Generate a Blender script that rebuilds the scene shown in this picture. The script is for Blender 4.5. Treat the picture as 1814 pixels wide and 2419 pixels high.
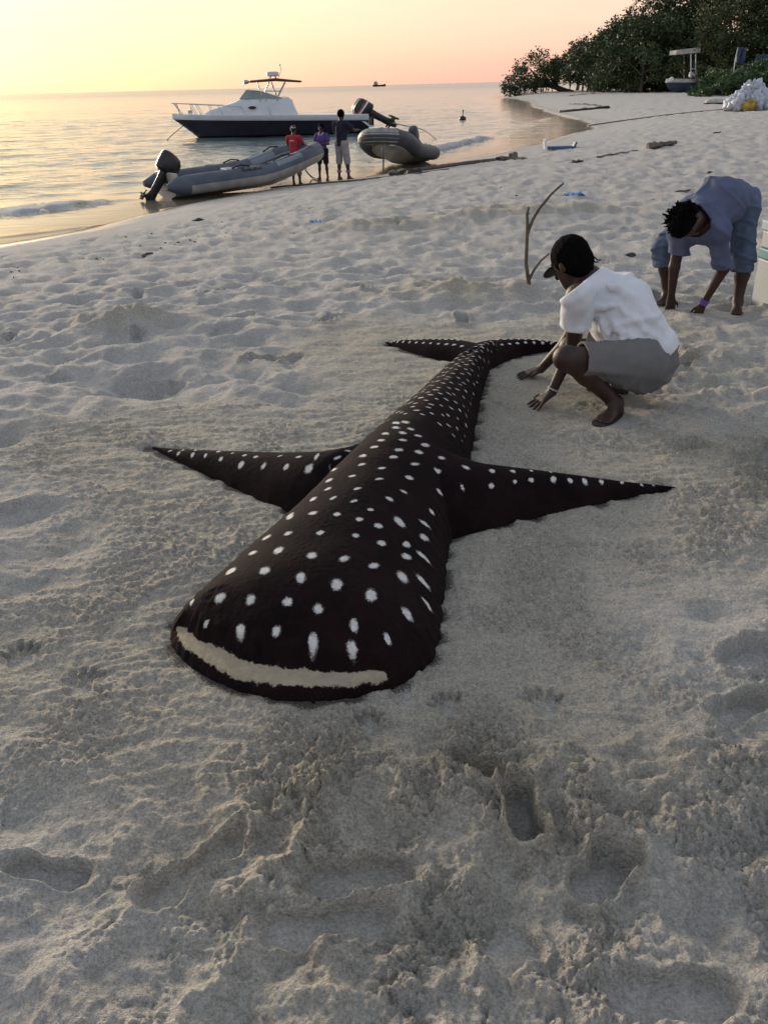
import bpy, bmesh, math, random
import numpy as np
from mathutils import Vector, Matrix

for o in list(bpy.data.objects): bpy.data.objects.remove(o)
SC = bpy.context.scene
COL = SC.collection
rng = np.random.default_rng(7)
random.seed(7)

# ------------------------------------------------------------------ camera
F = 2000.0; CX = 907.0; CY = 1209.5; CAMH = 1.6          # photo pixels (1814 x 2419)
PITCH = math.atan(1009 / F); ROLL = math.radians(1.44)
_f = np.array([0, math.cos(PITCH), -math.sin(PITCH)])
_r0 = np.array([1.0, 0, 0]); _u0 = np.cross(_r0, _f)
_r = math.cos(ROLL) * _r0 - math.sin(ROLL) * _u0
_u = math.cos(ROLL) * _u0 + math.sin(ROLL) * _r0
CAM = np.array([0, 0, CAMH])
cd = bpy.data.cameras.new('camera'); cam = bpy.data.objects.new('camera', cd); COL.objects.link(cam)
cd.sensor_fit = 'VERTICAL'; cd.sensor_height = 24.0; cd.lens = 24.0 * F / 2419.0
cd.clip_start = 0.05; cd.clip_end = 30000
m = Matrix.Identity(4)
for i in range(3):
    m[i][0] = _r[i]; m[i][1] = _u[i]; m[i][2] = -_f[i]; m[i][3] = CAM[i]
cam.matrix_world = m
SC.camera = cam

# ------------------------------------------------------------------ sky, sun, exposure
SUN_AZ = math.radians(-35.0); SUN_EL = math.radians(9.0)
SUND = Vector((math.sin(SUN_AZ) * math.cos(SUN_EL), math.cos(SUN_AZ) * math.cos(SUN_EL), math.sin(SUN_EL)))
world = bpy.data.worlds.new('World'); SC.world = world; world.use_nodes = True
nt = world.node_tree; nt.nodes.clear()
def N(tree, typ, **kw):
    n = tree.nodes.new(typ)
    for k_, v_ in kw.items(): setattr(n, k_, v_)
    return n
def L(tree, a, b): tree.links.new(a, b)
def ramp(tree, stops, fac=None, interp='LINEAR'):
    n = N(tree, 'ShaderNodeValToRGB'); cr = n.color_ramp; cr.interpolation = interp
    while len(cr.elements) < len(stops): cr.elements.new(0.5)
    for e, (p, c) in zip(cr.elements, stops):
        e.position = p; e.color = (c[0], c[1], c[2], 1)
    if fac is not None: L(tree, fac, n.inputs[0])
    return n
def math_node(tree, op, a, b=None, c=None, clamp=False):
    n = N(tree, 'ShaderNodeMath', operation=op); n.use_clamp = clamp
    for i, v in enumerate((a, b, c)):
        if v is None: continue
        if isinstance(v, (int, float)): n.inputs[i].default_value = v
        else: L(tree, v, n.inputs[i])
    return n.outputs[0]
def mixc(tree, fac, a, b, blend='MIX'):
    n = N(tree, 'ShaderNodeMix', data_type='RGBA', blend_type=blend)
    for i, v in ((0, fac), (6, a), (7, b)):
        if isinstance(v, (int, float)): n.inputs[i].default_value = v
        elif isinstance(v, (tuple, list)): n.inputs[i].default_value = (v[0], v[1], v[2], 1)
        else: L(tree, v, n.inputs[i])
    return n.outputs[2]
tc = N(nt, 'ShaderNodeTexCoord')
sep = N(nt, 'ShaderNodeSeparateXYZ'); L(nt, tc.outputs['Generated'], sep.inputs[0])
zc = math_node(nt, 'MAXIMUM', sep.outputs[2], 0.0)
dotn = N(nt, 'ShaderNodeVectorMath', operation='DOT_PRODUCT'); L(nt, tc.outputs['Generated'], dotn.inputs[0])
dotn.inputs[1].default_value = SUND
doth = N(nt, 'ShaderNodeVectorMath', operation='DOT_PRODUCT'); L(nt, tc.outputs['Generated'], doth.inputs[0])
doth.inputs[1].default_value = (math.sin(SUN_AZ), math.cos(SUN_AZ), 0)
side = math_node(nt, 'MULTIPLY_ADD', doth.outputs['Value'], 0.5, 0.5, clamp=True)
sunside = ramp(nt, [(0.0, (0.95, 0.50, 0.44)), (0.03, (1.06, 0.61, 0.48)), (0.08, (1.10, 0.77, 0.57)),
                    (0.22, (0.92, 0.84, 0.74)), (0.5, (0.58, 0.62, 0.68)), (1.0, (0.42, 0.48, 0.58))], zc)
antiside = ramp(nt, [(0.0, (0.38, 0.37, 0.42)), (0.12, (0.52, 0.47, 0.50)), (0.35, (0.52, 0.56, 0.64)),
                     (1.0, (0.42, 0.48, 0.58))], zc)
skyc = mixc(nt, side, antiside.outputs[0], sunside.outputs[0])
dpos = math_node(nt, 'MAXIMUM', dotn.outputs['Value'], 0.0)
g1 = math_node(nt, 'POWER', dpos, 9.0)
g2 = math_node(nt, 'POWER', dpos, 45.0)
glow1 = mixc(nt, 1.0, g1, (0.34, 0.29, 0.06), 'MULTIPLY')
glow2 = mixc(nt, 1.0, g2, (0.62, 0.48, 0.14), 'MULTIPLY')
hz = N(nt, 'ShaderNodeTexNoise'); hz.inputs['Scale'].default_value = 2.2; hz.inputs['Detail'].default_value = 5
hmap_ = N(nt, 'ShaderNodeMapping'); hmap_.inputs['Scale'].default_value = (1, 1, 14); L(nt, tc.outputs['Generated'], hmap_.inputs[0]); L(nt, hmap_.outputs[0], hz.inputs[0])
skyc = mixc(nt, 1.0, skyc, ramp(nt, [(0.3, (0.94, 0.93, 0.94)), (0.7, (1.04, 1.035, 1.03))], hz.outputs[0]).outputs[0], 'MULTIPLY')
skyc = mixc(nt, 1.0, skyc, glow1, 'ADD'); skyc = mixc(nt, 1.0, skyc, glow2, 'ADD')
g3 = math_node(nt, 'POWER', dpos, 170.0)
skyc = mixc(nt, 1.0, skyc, mixc(nt, 1.0, g3, (1.1, 0.85, 0.42), 'MULTIPLY'), 'ADD')
nish = N(nt, 'ShaderNodeTexSky', sky_type='NISHITA'); nish.sun_disc = False
nish.sun_elevation = SUN_EL; nish.sun_rotation = SUN_AZ
bg1 = N(nt, 'ShaderNodeBackground'); L(nt, skyc, bg1.inputs[0]); bg1.inputs[1].default_value = 0.70
bg2 = N(nt, 'ShaderNodeBackground'); L(nt, nish.outputs[0], bg2.inputs[0]); bg2.inputs[1].default_value = 0.02
adds = N(nt, 'ShaderNodeAddShader'); L(nt, bg1.outputs[0], adds.inputs[0]); L(nt, bg2.outputs[0], adds.inputs[1])
wo = N(nt, 'ShaderNodeOutputWorld'); L(nt, adds.outputs[0], wo.inputs[0])

sl = bpy.data.lights.new('sun', 'SUN'); sun = bpy.data.objects.new('sun', sl); COL.objects.link(sun)
sl.energy = 2.7; sl.angle = math.radians(20); sl.color = (1.0, 0.84, 0.67)
sun.rotation_euler = (-SUND).to_track_quat('-Z', 'Y').to_euler()
SC.view_settings.view_transform = 'Standard'; SC.view_settings.look = 'None'
SC.view_settings.exposure = 0.46; SC.view_settings.gamma = 1.0; SC.view_settings.use_curve_mapping = False

# ------------------------------------------------------------------ helpers
def ray(x, y):
    d = _f + _r * (x - CX) / F + _u * (CY - y) / F
    return d / np.linalg.norm(d)
def gz(x, y, z=0.0):
    d = ray(x, y); return CAM + d * ((z - CAMH) / d[2])
def at(x, y, Y):
    d = ray(x, y); return CAM + d * (Y / d[1])
K = 1814 / 1659.0                                            # measurements taken on a 1659-wide view
def sm(a, b, x):
    t = np.clip((np.asarray(x, float) - a) / (b - a), 0, 1); return t * t * (3 - 2 * t)

_tab = np.random.default_rng(3).random((256, 256)) * 2 * np.pi
_gx = np.cos(_tab).astype(np.float32); _gy = np.sin(_tab).astype(np.float32)
def pn(x, y, seed=0):                                        # gradient noise, about -0.7 .. 0.7
    x = np.asarray(x, np.float64) + seed * 17.31; y = np.asarray(y, np.float64) + seed * 41.7
    xi = np.floor(x).astype(np.int64); yi = np.floor(y).astype(np.int64)
    fx = (x - xi).astype(np.float32); fy = (y - yi).astype(np.float32)
    u = fx ** 3 * (fx * (fx * 6 - 15) + 10); v = fy ** 3 * (fy * (fy * 6 - 15) + 10)
    def gr(ix, iy, dx, dy):
        a = ix & 255; b = iy & 255; return _gx[a, b] * dx + _gy[a, b] * dy
    n00 = gr(xi, yi, fx, fy); n10 = gr(xi + 1, yi, fx - 1, fy)
    n01 = gr(xi, yi + 1, fx, fy - 1); n11 = gr(xi + 1, yi + 1, fx - 1, fy - 1)
    return (n00 * (1 - u) + n10 * u) * (1 - v) + (n01 * (1 - u) + n11 * u) * v
def fbm(x, y, o=4, seed=0, gain=0.5):
    s = 0; a = 1.0; f_ = 1.0
    for i in range(o):
        s = s + a * pn(x * f_, y * f_, seed + i); a *= gain; f_ *= 2.03
    return s
_w1 = np.random.default_rng(5).random((256, 256, 3)).astype(np.float32)
def worley(x, y, seed=0):                                    # F1 distance and a random id
    x = np.asarray(x, float) + seed * 13.7; y = np.asarray(y, float) + seed * 29.1
    xi = np.floor(x).astype(np.int64); yi = np.floor(y).astype(np.int64)
    best = np.full(x.shape, 9.0); ident = np.zeros(x.shape)
    for a in (-1, 0, 1):
        for b in (-1, 0, 1):
            w = _w1[(xi + a) & 255, (yi + b) & 255]
            d = np.hypot(xi + a + w[..., 0] - x, yi + b + w[..., 1] - y)
            q = d < best; best = np.where(q, d, best); ident = np.where(q, w[..., 2], ident)
    return best, ident

def mesh_np(name, verts, faces, mat=None, smooth=True):
    """verts (n,3); faces (m,4) or (m,3) int array, or a list of lists"""
    me = bpy.data.meshes.new(name)
    if isinstance(faces, np.ndarray):
        verts = np.asarray(verts, np.float32); k = faces.shape[1]
        me.vertices.add(len(verts)); me.vertices.foreach_set('co', verts.ravel())
        me.loops.add(faces.size); me.loops.foreach_set('vertex_index', faces.astype(np.int32).ravel())
        me.polygons.add(len(faces)); me.polygons.foreach_set('loop_start', np.arange(0, faces.size, k, dtype=np.int32))
        me.polygons.foreach_set('loop_total', np.full(len(faces), k, np.int32))
        me.update(calc_edges=True); me.validate()
    else:
        me.from_pydata([tuple(v) for v in verts], [], faces); me.update()
    if mat: me.materials.append(mat)
    if smooth: me.polygons.foreach_set('use_smooth', np.ones(len(me.polygons), bool))
    return me
def link(name, me, parent=None, label=None, cat=None, group=None, kind=None, loc=None):
    o = bpy.data.objects.new(name, me); COL.objects.link(o)
    if parent is not None: o.parent = parent
    if loc is not None: o.location = Vector([float(v) for v in loc])
    if label: o['label'] = label
    if cat: o['category'] = cat
    if group: o['group'] = group
    if kind: o['kind'] = kind
    return o
def empty(name, loc, label, cat, group=None, rot=None):
    o = link(name, None, None, label, cat, group, None, loc)
    o.empty_display_size = 0.2
    if rot: o.rotation_euler = rot
    return o
def attr(me, name, vals):
    a = me.attributes.new(name, 'FLOAT', 'POINT'); a.data.foreach_set('value', np.asarray(vals, np.float32))
class MB:
    """collects simple shapes into one mesh"""
    def __init__(s): s.v = []; s.f = []
    def add(s, v, f):
        b = len(s.v); s.v += [tuple(map(float, p)) for p in v]; s.f += [[i + b for i in q] for q in f]; return s
    def box(s, c, d, rz=0, taper=1.0):
        c = np.array(c, float); x, y, z = np.array(d) / 2.0
        P = []
        for sz in (-1, 1):
            t = taper if sz > 0 else 1
            for sx, sy in ((-1, -1), (1, -1), (1, 1), (-1, 1)):
                px, py = sx * x * t, sy * y * t
                P.append(c + np.array([px * math.cos(rz) - py * math.sin(rz), px * math.sin(rz) + py * math.cos(rz), sz * z]))
        return s.add(P, [[3, 2, 1, 0], [4, 5, 6, 7], [0, 1, 5, 4], [1, 2, 6, 5], [2, 3, 7, 6], [3, 0, 4, 7]])
    def tube(s, pts, rad, n=8, cap=True, flat=1.0):
        pts = [np.array(p, float) for p in pts]
        if not hasattr(rad, '__len__'): rad = [rad] * len(pts)
        V = []; Fc = []; prev = None
        for i, p in enumerate(pts):
            t = pts[min(i + 1, len(pts) - 1)] - pts[max(i - 1, 0)]; t /= np.linalg.norm(t) + 1e-9
            if prev is None:
                a = np.array([0, 0, 1.0]) if abs(t[2]) < 0.9 else np.array([1.0, 0, 0])
                e1 = np.cross(t, a)
            else: e1 = prev - t * (prev @ t)
            e1 /= np.linalg.norm(e1) + 1e-9; prev = e1; e2 = np.cross(t, e1)
            for j in range(n):
                an = 2 * math.pi * j / n
                V.append(p + rad[i] * (math.cos(an) * e1 + flat * math.sin(an) * e2))
        for i in range(len(pts) - 1):
            for j in range(n):
                a = i * n + j; b = i * n + (j + 1) % n; Fc.append([a, b, b + n, a + n])
        if cap:
            Fc.append(list(range(n - 1, -1, -1))); k0 = (len(pts) - 1) * n; Fc.append(list(range(k0, k0 + n)))
        return s.add(V, Fc)
    def ball(s, c, r, nu=12, nv=8):
        c = np.array(c, float); r = np.array(r if hasattr(r, '__len__') else (r, r, r), float)
        V = [c + r * (0, 0, -1)]; Fc = []
        for i in range(1, nv):
            th = -math.pi / 2 + math.pi * i / nv
            for j in range(nu):
                ph = 2 * math.pi * j / nu
                V.append(c + r * (math.cos(th) * math.cos(ph), math.cos(th) * math.sin(ph), math.sin(th)))
        V.append(c + r * (0, 0, 1)); e = len(V) - 1
        for j in range(nu):
            Fc.append([0, 1 + (j + 1) % nu, 1 + j]); Fc.append([e, e - nu + j, e - nu + (j + 1) % nu])
        for i in range(nv - 2):
            for j in range(nu):
                a = 1 + i * nu + j; b = 1 + i * nu + (j + 1) % nu; Fc.append([a, b, b + nu, a + nu])
        return s.add(V, Fc)
    def loft(s, rings, closed=True, cap=True):
        n = len(rings[0]); V = [p for r in rings for p in r]; Fc = []
        for i in range(len(rings) - 1):
            for j in range(n if closed else n - 1):
                a = i * n + j; b = i * n + (j + 1) % n; Fc.append([a, b, b + n, a + n])
        if cap and closed:
            Fc.append(list(range(n - 1, -1, -1))); k0 = (len(rings) - 1) * n; Fc.append(list(range(k0, k0 + n)))
        return s.add(V, Fc)
    def build(s, name, mat, parent=None, smooth=True, bevel=0, subsurf=0, auto=True, **kw):
        me = bpy.data.meshes.new(name); me.from_pydata(s.v, [], s.f)
        bm = bmesh.new(); bm.from_mesh(me); bmesh.ops.recalc_face_normals(bm, faces=bm.faces); bm.to_mesh(me); bm.free()
        me.materials.append(mat)
        me.polygons.foreach_set('use_smooth', np.full(len(me.polygons), smooth, bool))
        if smooth and auto:
            try: me.set_sharp_from_angle(angle=math.radians(40))
            except Exception: pass
        o = link(name, me, parent, **kw)
        if bevel:
            b = o.modifiers.new('bevel', 'BEVEL'); b.width = bevel; b.segments = 2; b.limit_method = 'ANGLE'
        if subsurf:
            b = o.modifiers.new('sub', 'SUBSURF'); b.levels = subsurf; b.render_levels = subsurf
        return o

def mat(name, col, rough=0.6, var=0.12, vscale=8.0, bump=0.0, bscale=40.0, spec=0.5, metal=0.0, sheen=0.0, col2=None):
    mt = bpy.data.materials.new(name); mt.use_nodes = True; t = mt.node_tree
    b = t.nodes['Principled BSDF']
    b.inputs['Roughness'].default_value = rough; b.inputs['Metallic'].default_value = metal
    b.inputs['Specular IOR Level'].default_value = spec; b.inputs['Sheen Weight'].default_value = sheen
    c = N(t, 'ShaderNodeTexCoord'); no = N(t, 'ShaderNodeTexNoise'); no.inputs['Scale'].default_value = vscale
    no.inputs['Detail'].default_value = 5; L(t, c.outputs['Object'], no.inputs[0])
    lo = tuple(max(0, v * (1 - var)) for v in col); hi = col2 or tuple(min(1, v * (1 + var)) for v in col)
    rp = ramp(t, [(0.35, lo), (0.65, hi)], no.outputs[0]); L(t, rp.outputs[0], b.inputs['Base Color'])
    if bump:
        n2 = N(t, 'ShaderNodeTexNoise'); n2.inputs['Scale'].default_value = bscale; n2.inputs['Detail'].default_value = 4
        L(t, c.outputs['Object'], n2.inputs[0])
        bp = N(t, 'ShaderNodeBump'); bp.inputs['Strength'].default_value = bump; bp.inputs['Distance'].default_value = 0.01
        L(t, n2.outputs[0], bp.inputs['Height']); L(t, bp.outputs[0], b.inputs['Normal'])
    return mt

# ------------------------------------------------------------------ the lie of the beach
WZ = -0.6                                                    # sea level
SHORE = np.array([(-260, -380), (-60, -75), (-22, -15), (-9.3, 9.0), (-6.3, 14.3), (-4.9, 16.9), (-4.3, 18.8), (-3.6, 20.3), (-2.0, 22.6),
                  (-0.6, 23.9), (1.7, 27.0), (4.8, 33.0), (8.7, 41.5), (10.9, 46.5), (12.2, 54), (12.9, 66), (15.0, 90), (18.5, 113),
                  (19.6, 140), (23, 165), (50, 200), (400, 300), (6000, 900)], float)
def shore_dist(x, y):                                        # positive on land
    x = np.asarray(x, float); y = np.asarray(y, float)
    best = np.full(x.shape, 1e9); sg = np.ones(x.shape)
    for (ax, ay), (bx, by) in zip(SHORE[:-1], SHORE[1:]):
        dx, dy = bx - ax, by - ay; l2 = dx * dx + dy * dy
        t = np.clip(((x - ax) * dx + (y - ay) * dy) / l2, 0, 1)
        d = np.hypot(x - ax - t * dx, y - ay - t * dy)
        q = d < best
        best = np.where(q, d, best); sg = np.where(q, np.sign(dy * (x - ax) - dx * (y - ay)), sg)
    return best * np.where(sg == 0, 1, sg)
def wob(x, y): return 0.35 * pn(np.asarray(x) * 0.22, np.asarray(y) * 0.22, 31) + 0.12 * pn(np.asarray(x) * 0.9, np.asarray(y) * 0.9, 32)
def zbase(x, y, s=None):
    if s is None: s = shore_dist(x, y) + wob(x, y)
    p = np.clip(s / 9.0, 0, 1)
    land = WZ + (-WZ) * (1 - (1 - p) ** 1.8) + 0.55 * sm(15, 38, s)
    sea = WZ - 2.4 * (1 - np.exp(np.minimum(s, 0) * 0.09 / 2.4))
    return np.where(s > 0, land, sea)
def hit(px, py):                                             # where a photo pixel meets the beach
    d = ray(px, py)
    ts = np.geomspace(1.5, 400, 3000); P = CAM + ts[:, None] * d
    z = np.maximum(zbase(P[:, 0], P[:, 1]), WZ)
    i = int(np.argmax(P[:, 2] < z))
    return np.array([P[i, 0], P[i, 1], z[i]])
def gnd(x, y): return float(zbase(np.array([x]), np.array([y]))[0])
# ------------------------------------------------------------------ materials for sand
def sand_material():
    mt = bpy.data.materials.new('coral_sand'); mt.use_nodes = True; t = mt.node_tree; b = t.nodes['Principled BSDF']
    geo = N(t, 'ShaderNodeNewGeometry')
    def noise(scale, detail=4, rough=0.6, dist=0.0):
        n = N(t, 'ShaderNodeTexNoise'); n.inputs['Scale'].default_value = scale; n.inputs['Detail'].default_value = detail
        n.inputs['Roughness'].default_value = rough; n.inputs['Distortion'].default_value = dist
        L(t, geo.outputs['Position'], n.inputs[0]); return n.outputs[0]
    def A(nm):
        a = N(t, 'ShaderNodeAttribute'); a.attribute_name = nm; return a.outputs['Fac']
    dug, wet, clump = A('dug'), A('wet'), A('clump')
    big = ramp(t, [(0.3, (0.42, 0.402, 0.375)), (0.7, (0.51, 0.49, 0.46))], noise(2.3, 6)).outputs[0]
    damp = ramp(t, [(0.3, (0.395, 0.36, 0.29)), (0.7, (0.49, 0.45, 0.365))], noise(5.0, 6)).outputs[0]
    dugn = math_node(t, 'MULTIPLY_ADD', noise(9, 5), 0.9, -0.45)
    dfac = math_node(t, 'MULTIPLY', math_node(t, 'ADD', dug, math_node(t, 'MULTIPLY', dugn, dug)), 1.0, clamp=True)
    c = mixc(t, dfac, big, damp)
    grain = ramp(t, [(0.38, (0.70, 0.69, 0.68)), (0.5, (1, 1, 1)), (0.62, (1.28, 1.28, 1.27))], noise(120, 3, 0.8)).outputs[0]
    c = mixc(t, math_node(t, 'MULTIPLY_ADD', dfac, 0.35, 0.62), c, grain, 'MULTIPLY')
    grain2 = ramp(t, [(0.36, (0.86, 0.85, 0.84)), (0.64, (1.14, 1.14, 1.14))], noise(36, 5, 0.75)).outputs[0]
    c = mixc(t, 0.8, c, grain2, 'MULTIPLY')
    spk = ramp(t, [(0.70, (1, 1, 1)), (0.745, (0.3, 0.27, 0.24))], noise(60, 2)).outputs[0]
    c = mixc(t, 0.35, c, spk, 'MULTIPLY')
    c = mixc(t, math_node(t, 'MULTIPLY', wet, 0.75), c, (0.20, 0.165, 0.125))
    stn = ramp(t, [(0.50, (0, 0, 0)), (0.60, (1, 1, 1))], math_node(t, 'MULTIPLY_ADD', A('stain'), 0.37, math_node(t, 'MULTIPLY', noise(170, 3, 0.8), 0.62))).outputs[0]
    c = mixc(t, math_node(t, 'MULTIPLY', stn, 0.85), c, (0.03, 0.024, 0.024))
    L(t, c, b.inputs['Base Color'])
    ro = math_node(t, 'MULTIPLY_ADD', math_node(t, 'POWER', wet, 1.3), -0.84, 0.95)
    L(t, ro, b.inputs['Roughness']); L(t, math_node(t, 'MULTIPLY_ADD', wet, 0.35, 0.2), b.inputs['Specular IOR Level'])
    dry = math_node(t, 'SUBTRACT', 1.0, wet, clamp=True)
    h1 = math_node(t, 'MULTIPLY', noise(28, 5, 0.65), math_node(t, 'MULTIPLY_ADD', clump, 0.016, 0.024))
    h2 = math_node(t, 'MULTIPLY', noise(95, 4, 0.7), math_node(t, 'MULTIPLY_ADD', dug, 0.008, 0.010))
    h3 = math_node(t, 'MULTIPLY', noise(220, 3, 0.75), 0.004)
    hs = math_node(t, 'ADD', math_node(t, 'ADD', h1, h2), h3)
    bp = N(t, 'ShaderNodeBump'); bp.inputs['Distance'].default_value = 1.0
    L(t, dry, bp.inputs['Strength']); L(t, hs, bp.inputs['Height']); L(t, bp.outputs[0], b.inputs['Normal'])
    return mt
M_SAND = sand_material()

def shark_material():
    mt = bpy.data.materials.new('black_sand_with_white_dabs'); mt.use_nodes = True; t = mt.node_tree; b = t.nodes['Principled BSDF']
    geo = N(t, 'ShaderNodeNewGeometry')
    def noise(scale, detail=3, rough=0.6):
        n = N(t, 'ShaderNodeTexNoise'); n.inputs['Scale'].default_value = scale; n.inputs['Detail'].default_value = detail
        n.inputs['Roughness'].default_value = rough; L(t, geo.outputs['Position'], n.inputs[0]); return n.outputs[0]
    def A(nm):
        a = N(t, 'ShaderNodeAttribute'); a.attribute_name = nm; return a.outputs['Fac']
    q, dust = A('spot'), A('dust')
    dark = ramp(t, [(0.35, (0.0052, 0.0034, 0.0037)), (0.65, (0.0165, 0.0078, 0.0086))], noise(5, 7, 0.7)).outputs[0]
    dg = ramp(t, [(0.66, (0, 0, 0)), (0.74, (1, 1, 1))], noise(330, 2)).outputs[0]
    dark = mixc(t, math_node(t, 'MULTIPLY', dg, math_node(t, 'MULTIPLY_ADD', dust, 0.5, 0.06)), dark, (0.25, 0.22, 0.18))
    n = math_node(t, 'MULTIPLY_ADD', noise(260, 3, 0.8), 2.0, -1.0)
    n2 = math_node(t, 'MULTIPLY_ADD', noise(60, 3, 0.6), 0.7, -0.35)
    qq = math_node(t, 'ADD', math_node(t, 'ADD', math_node(t, 'MULTIPLY', q, 1.13), n), n2)
    f_ = ramp(t, [(0.80, (1, 1, 1)), (1.0, (0, 0, 0))], qq).outputs[0]
    wh = ramp(t, [(0.3, (0.52, 0.50, 0.47)), (0.7, (0.70, 0.68, 0.65))], noise(90, 3)).outputs[0]
    mf = ramp(t, [(0.48, (0, 0, 0)), (0.53, (1, 1, 1))], math_node(t, 'MULTIPLY_ADD', math_node(t, 'ADD', A('mouthq'), math_node(t, 'ADD', math_node(t, 'MULTIPLY_ADD', noise(150, 4, 0.8), 0.022, -0.011), math_node(t, 'MULTIPLY_ADD', noise(28, 4, 0.7), 0.022, -0.009))), 25.0, 0.5)).outputs[0]
    pale = ramp(t, [(0.3, (0.30, 0.25, 0.18)), (0.7, (0.44, 0.37, 0.275))], noise(40, 6, 0.75)).outputs[0]
    L(t, mixc(t, mf, mixc(t, f_, dark, wh), pale), b.inputs['Base Color'])
    b.inputs['Roughness'].default_value = 0.9; b.inputs['Specular IOR Level'].default_value = 0.06
    b.inputs['Sheen Weight'].default_value = 0.015; b.inputs['Sheen Roughness'].default_value = 0.5
    hs = math_node(t, 'ADD', math_node(t, 'MULTIPLY', noise(150, 3, 0.7), 0.0042), math_node(t, 'MULTIPLY', f_, 0.002))
    bp = N(t, 'ShaderNodeBump'); bp.inputs['Distance'].default_value = 1.0; bp.inputs['Strength'].default_value = 0.8
    L(t, hs, bp.inputs['Height']); L(t, bp.outputs[0], b.inputs['Normal'])
    return mt
M_SHARK = shark_material()

# ------------------------------------------------------------------ the sand whale shark: shapes first, the ground is moulded round it
def px(pts, z=0.0): return np.array([gz(x * K, y * K, z)[:2] for x, y in pts])
rs = px([(560, 1503), (640, 1513), (760, 1506), (860, 1480), (925, 1440), (950, 1385), (957, 1300), (963, 1220), (975, 1160), (995, 1080), (1016, 990),
         (1030, 900), (1042, 845), (1055, 800), (1085, 768)])
ls = np.vstack([px([(485, 1480), (412, 1438), (378, 1402)]), px([(366, 1366)], 0.012), px([(373, 1335)], 0.035), px([(394, 1300)], 0.06), px([(434, 1256), (520, 1190), (620, 1116)], 0.078),
                px([(715, 1020), (768, 968), (808, 935), (862, 888), (920, 828), (955, 795), (985, 768)], 0.10)])
poly = np.vstack([rs, ls[::-1]])
def chaikin(p, n=2, closed=True):
    for _ in range(n):
        q = np.roll(p, -1, 0) if closed else p[1:]; a = p if closed else p[:-1]
        r = np.empty((2 * len(a), p.shape[1])); r[0::2] = 0.75 * a + 0.25 * q; r[1::2] = 0.25 * a + 0.75 * q
        p = r if closed else np.vstack([p[:1], r, p[-1:]])
    return p
BODY = chaikin(poly, 2)
def poly_sd(x, y, P):                                        # positive inside
    best = np.full(x.shape, 1e9); ins = np.zeros(x.shape, bool)
    for a, b in zip(P, np.roll(P, -1, 0)):
        d = b - a; t = np.clip(((x - a[0]) * d[0] + (y - a[1]) * d[1]) / (d @ d + 1e-12), 0, 1)
        best = np.minimum(best, np.hypot(x - a[0] - t * d[0], y - a[1] - t * d[1]))
        if a[1] != b[1]:
            c = ((a[1] > y) != (b[1] > y)) & (x < (b[0] - a[0]) * (y - a[1]) / (b[1] - a[1]) + a[0]); ins ^= c
    return np.where(ins, best, -best)
EY = np.linspace(1.95, 5.7, 60)
_tx = np.linspace(-1, 1.1, 420); EV = np.array([max(0.02, poly_sd(_tx, np.full(420, y_), BODY).max()) for y_ in EY])
EV = np.where(EY < 2.9, np.maximum(EV, np.interp(EY, [1.9, 2.5, 2.9], [0.44, 0.43, 0.0])), EV)
for _ in range(3): EV = np.convolve(np.pad(EV, 1, 'edge'), [.25, .5, .25], 'valid')
HK = np.array([1.9, 2.3, 2.8, 3.3, 3.9, 4.5, 5.1, 5.6])
HE = np.interp; EH = [0.42, 0.43, 0.42, 0.38, 0.29, 0.20, 0.15, 0.13]; HH = [0.17, 0.225, 0.275, 0.30, 0.27, 0.205, 0.155, 0.10]
def body_z(x, y):
    e = poly_sd(x, y, BODY)
    e = e + 0.006 * pn(x * 26, y * 26, 3) + 0.004 * pn(x * 70, y * 70, 4)
    q = np.clip(e / np.interp(y, EY, EV), 0, 1)
    z = np.interp(y, HK, HH) * (1 - (1 - q) ** 2.2) ** 0.68
    th = np.degrees(np.arctan2(x + 0.25, -(y - 2.45)))
    e2 = e + 0.003 * pn(x * 30, y * 30, 9) + 0.007 * pn(x * 9, y * 9, 8)
    e0 = np.interp(th, [-75, -62, -40, 0, 25, 40], [0.024, 0.018, 0.014, 0.021, 0.012, 0.010]); w = np.interp(th, [-72, -66, -40, 0, 18, 28, 31], [0.0, 0.026, 0.057, 0.048, 0.038, 0.024, 0.0])
    inr = (th > -71) & (th < 31) & (y < 2.6)
    lip = 0.036 * np.sqrt(np.clip(e / np.maximum(e0, 1e-3), 0, 1)) + 0.30 * np.clip(e2 - e0, 0, 1)
    step = sm(0.0, 0.034, e2 - (e0 + w))
    z = np.where(inr & (w > 0.004), np.minimum(z, lip * (1 - step) + z * step), z)
    mouth = inr & (e2 > e0) & (e2 < e0 + w + 0.001) & (w > 0.008)
    mq = np.where(inr & (w > 0.003), np.minimum(np.minimum(e2 - e0, e0 + w - e2), 0.4 * w), -0.02)
    z = np.where(e <= 0, np.maximum(-0.05, 0.0 + e * 2.0), z)
    return z, e, mouth, mq
G = 0.005
gx_ = np.arange(-0.95, 1.1, G); gy_ = np.arange(1.85, 5.75, G)
BX, BY = np.meshgrid(gx_, gy_, indexing='ij')
BZ, BE, BM, BQ = body_z(BX, BY)

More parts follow.
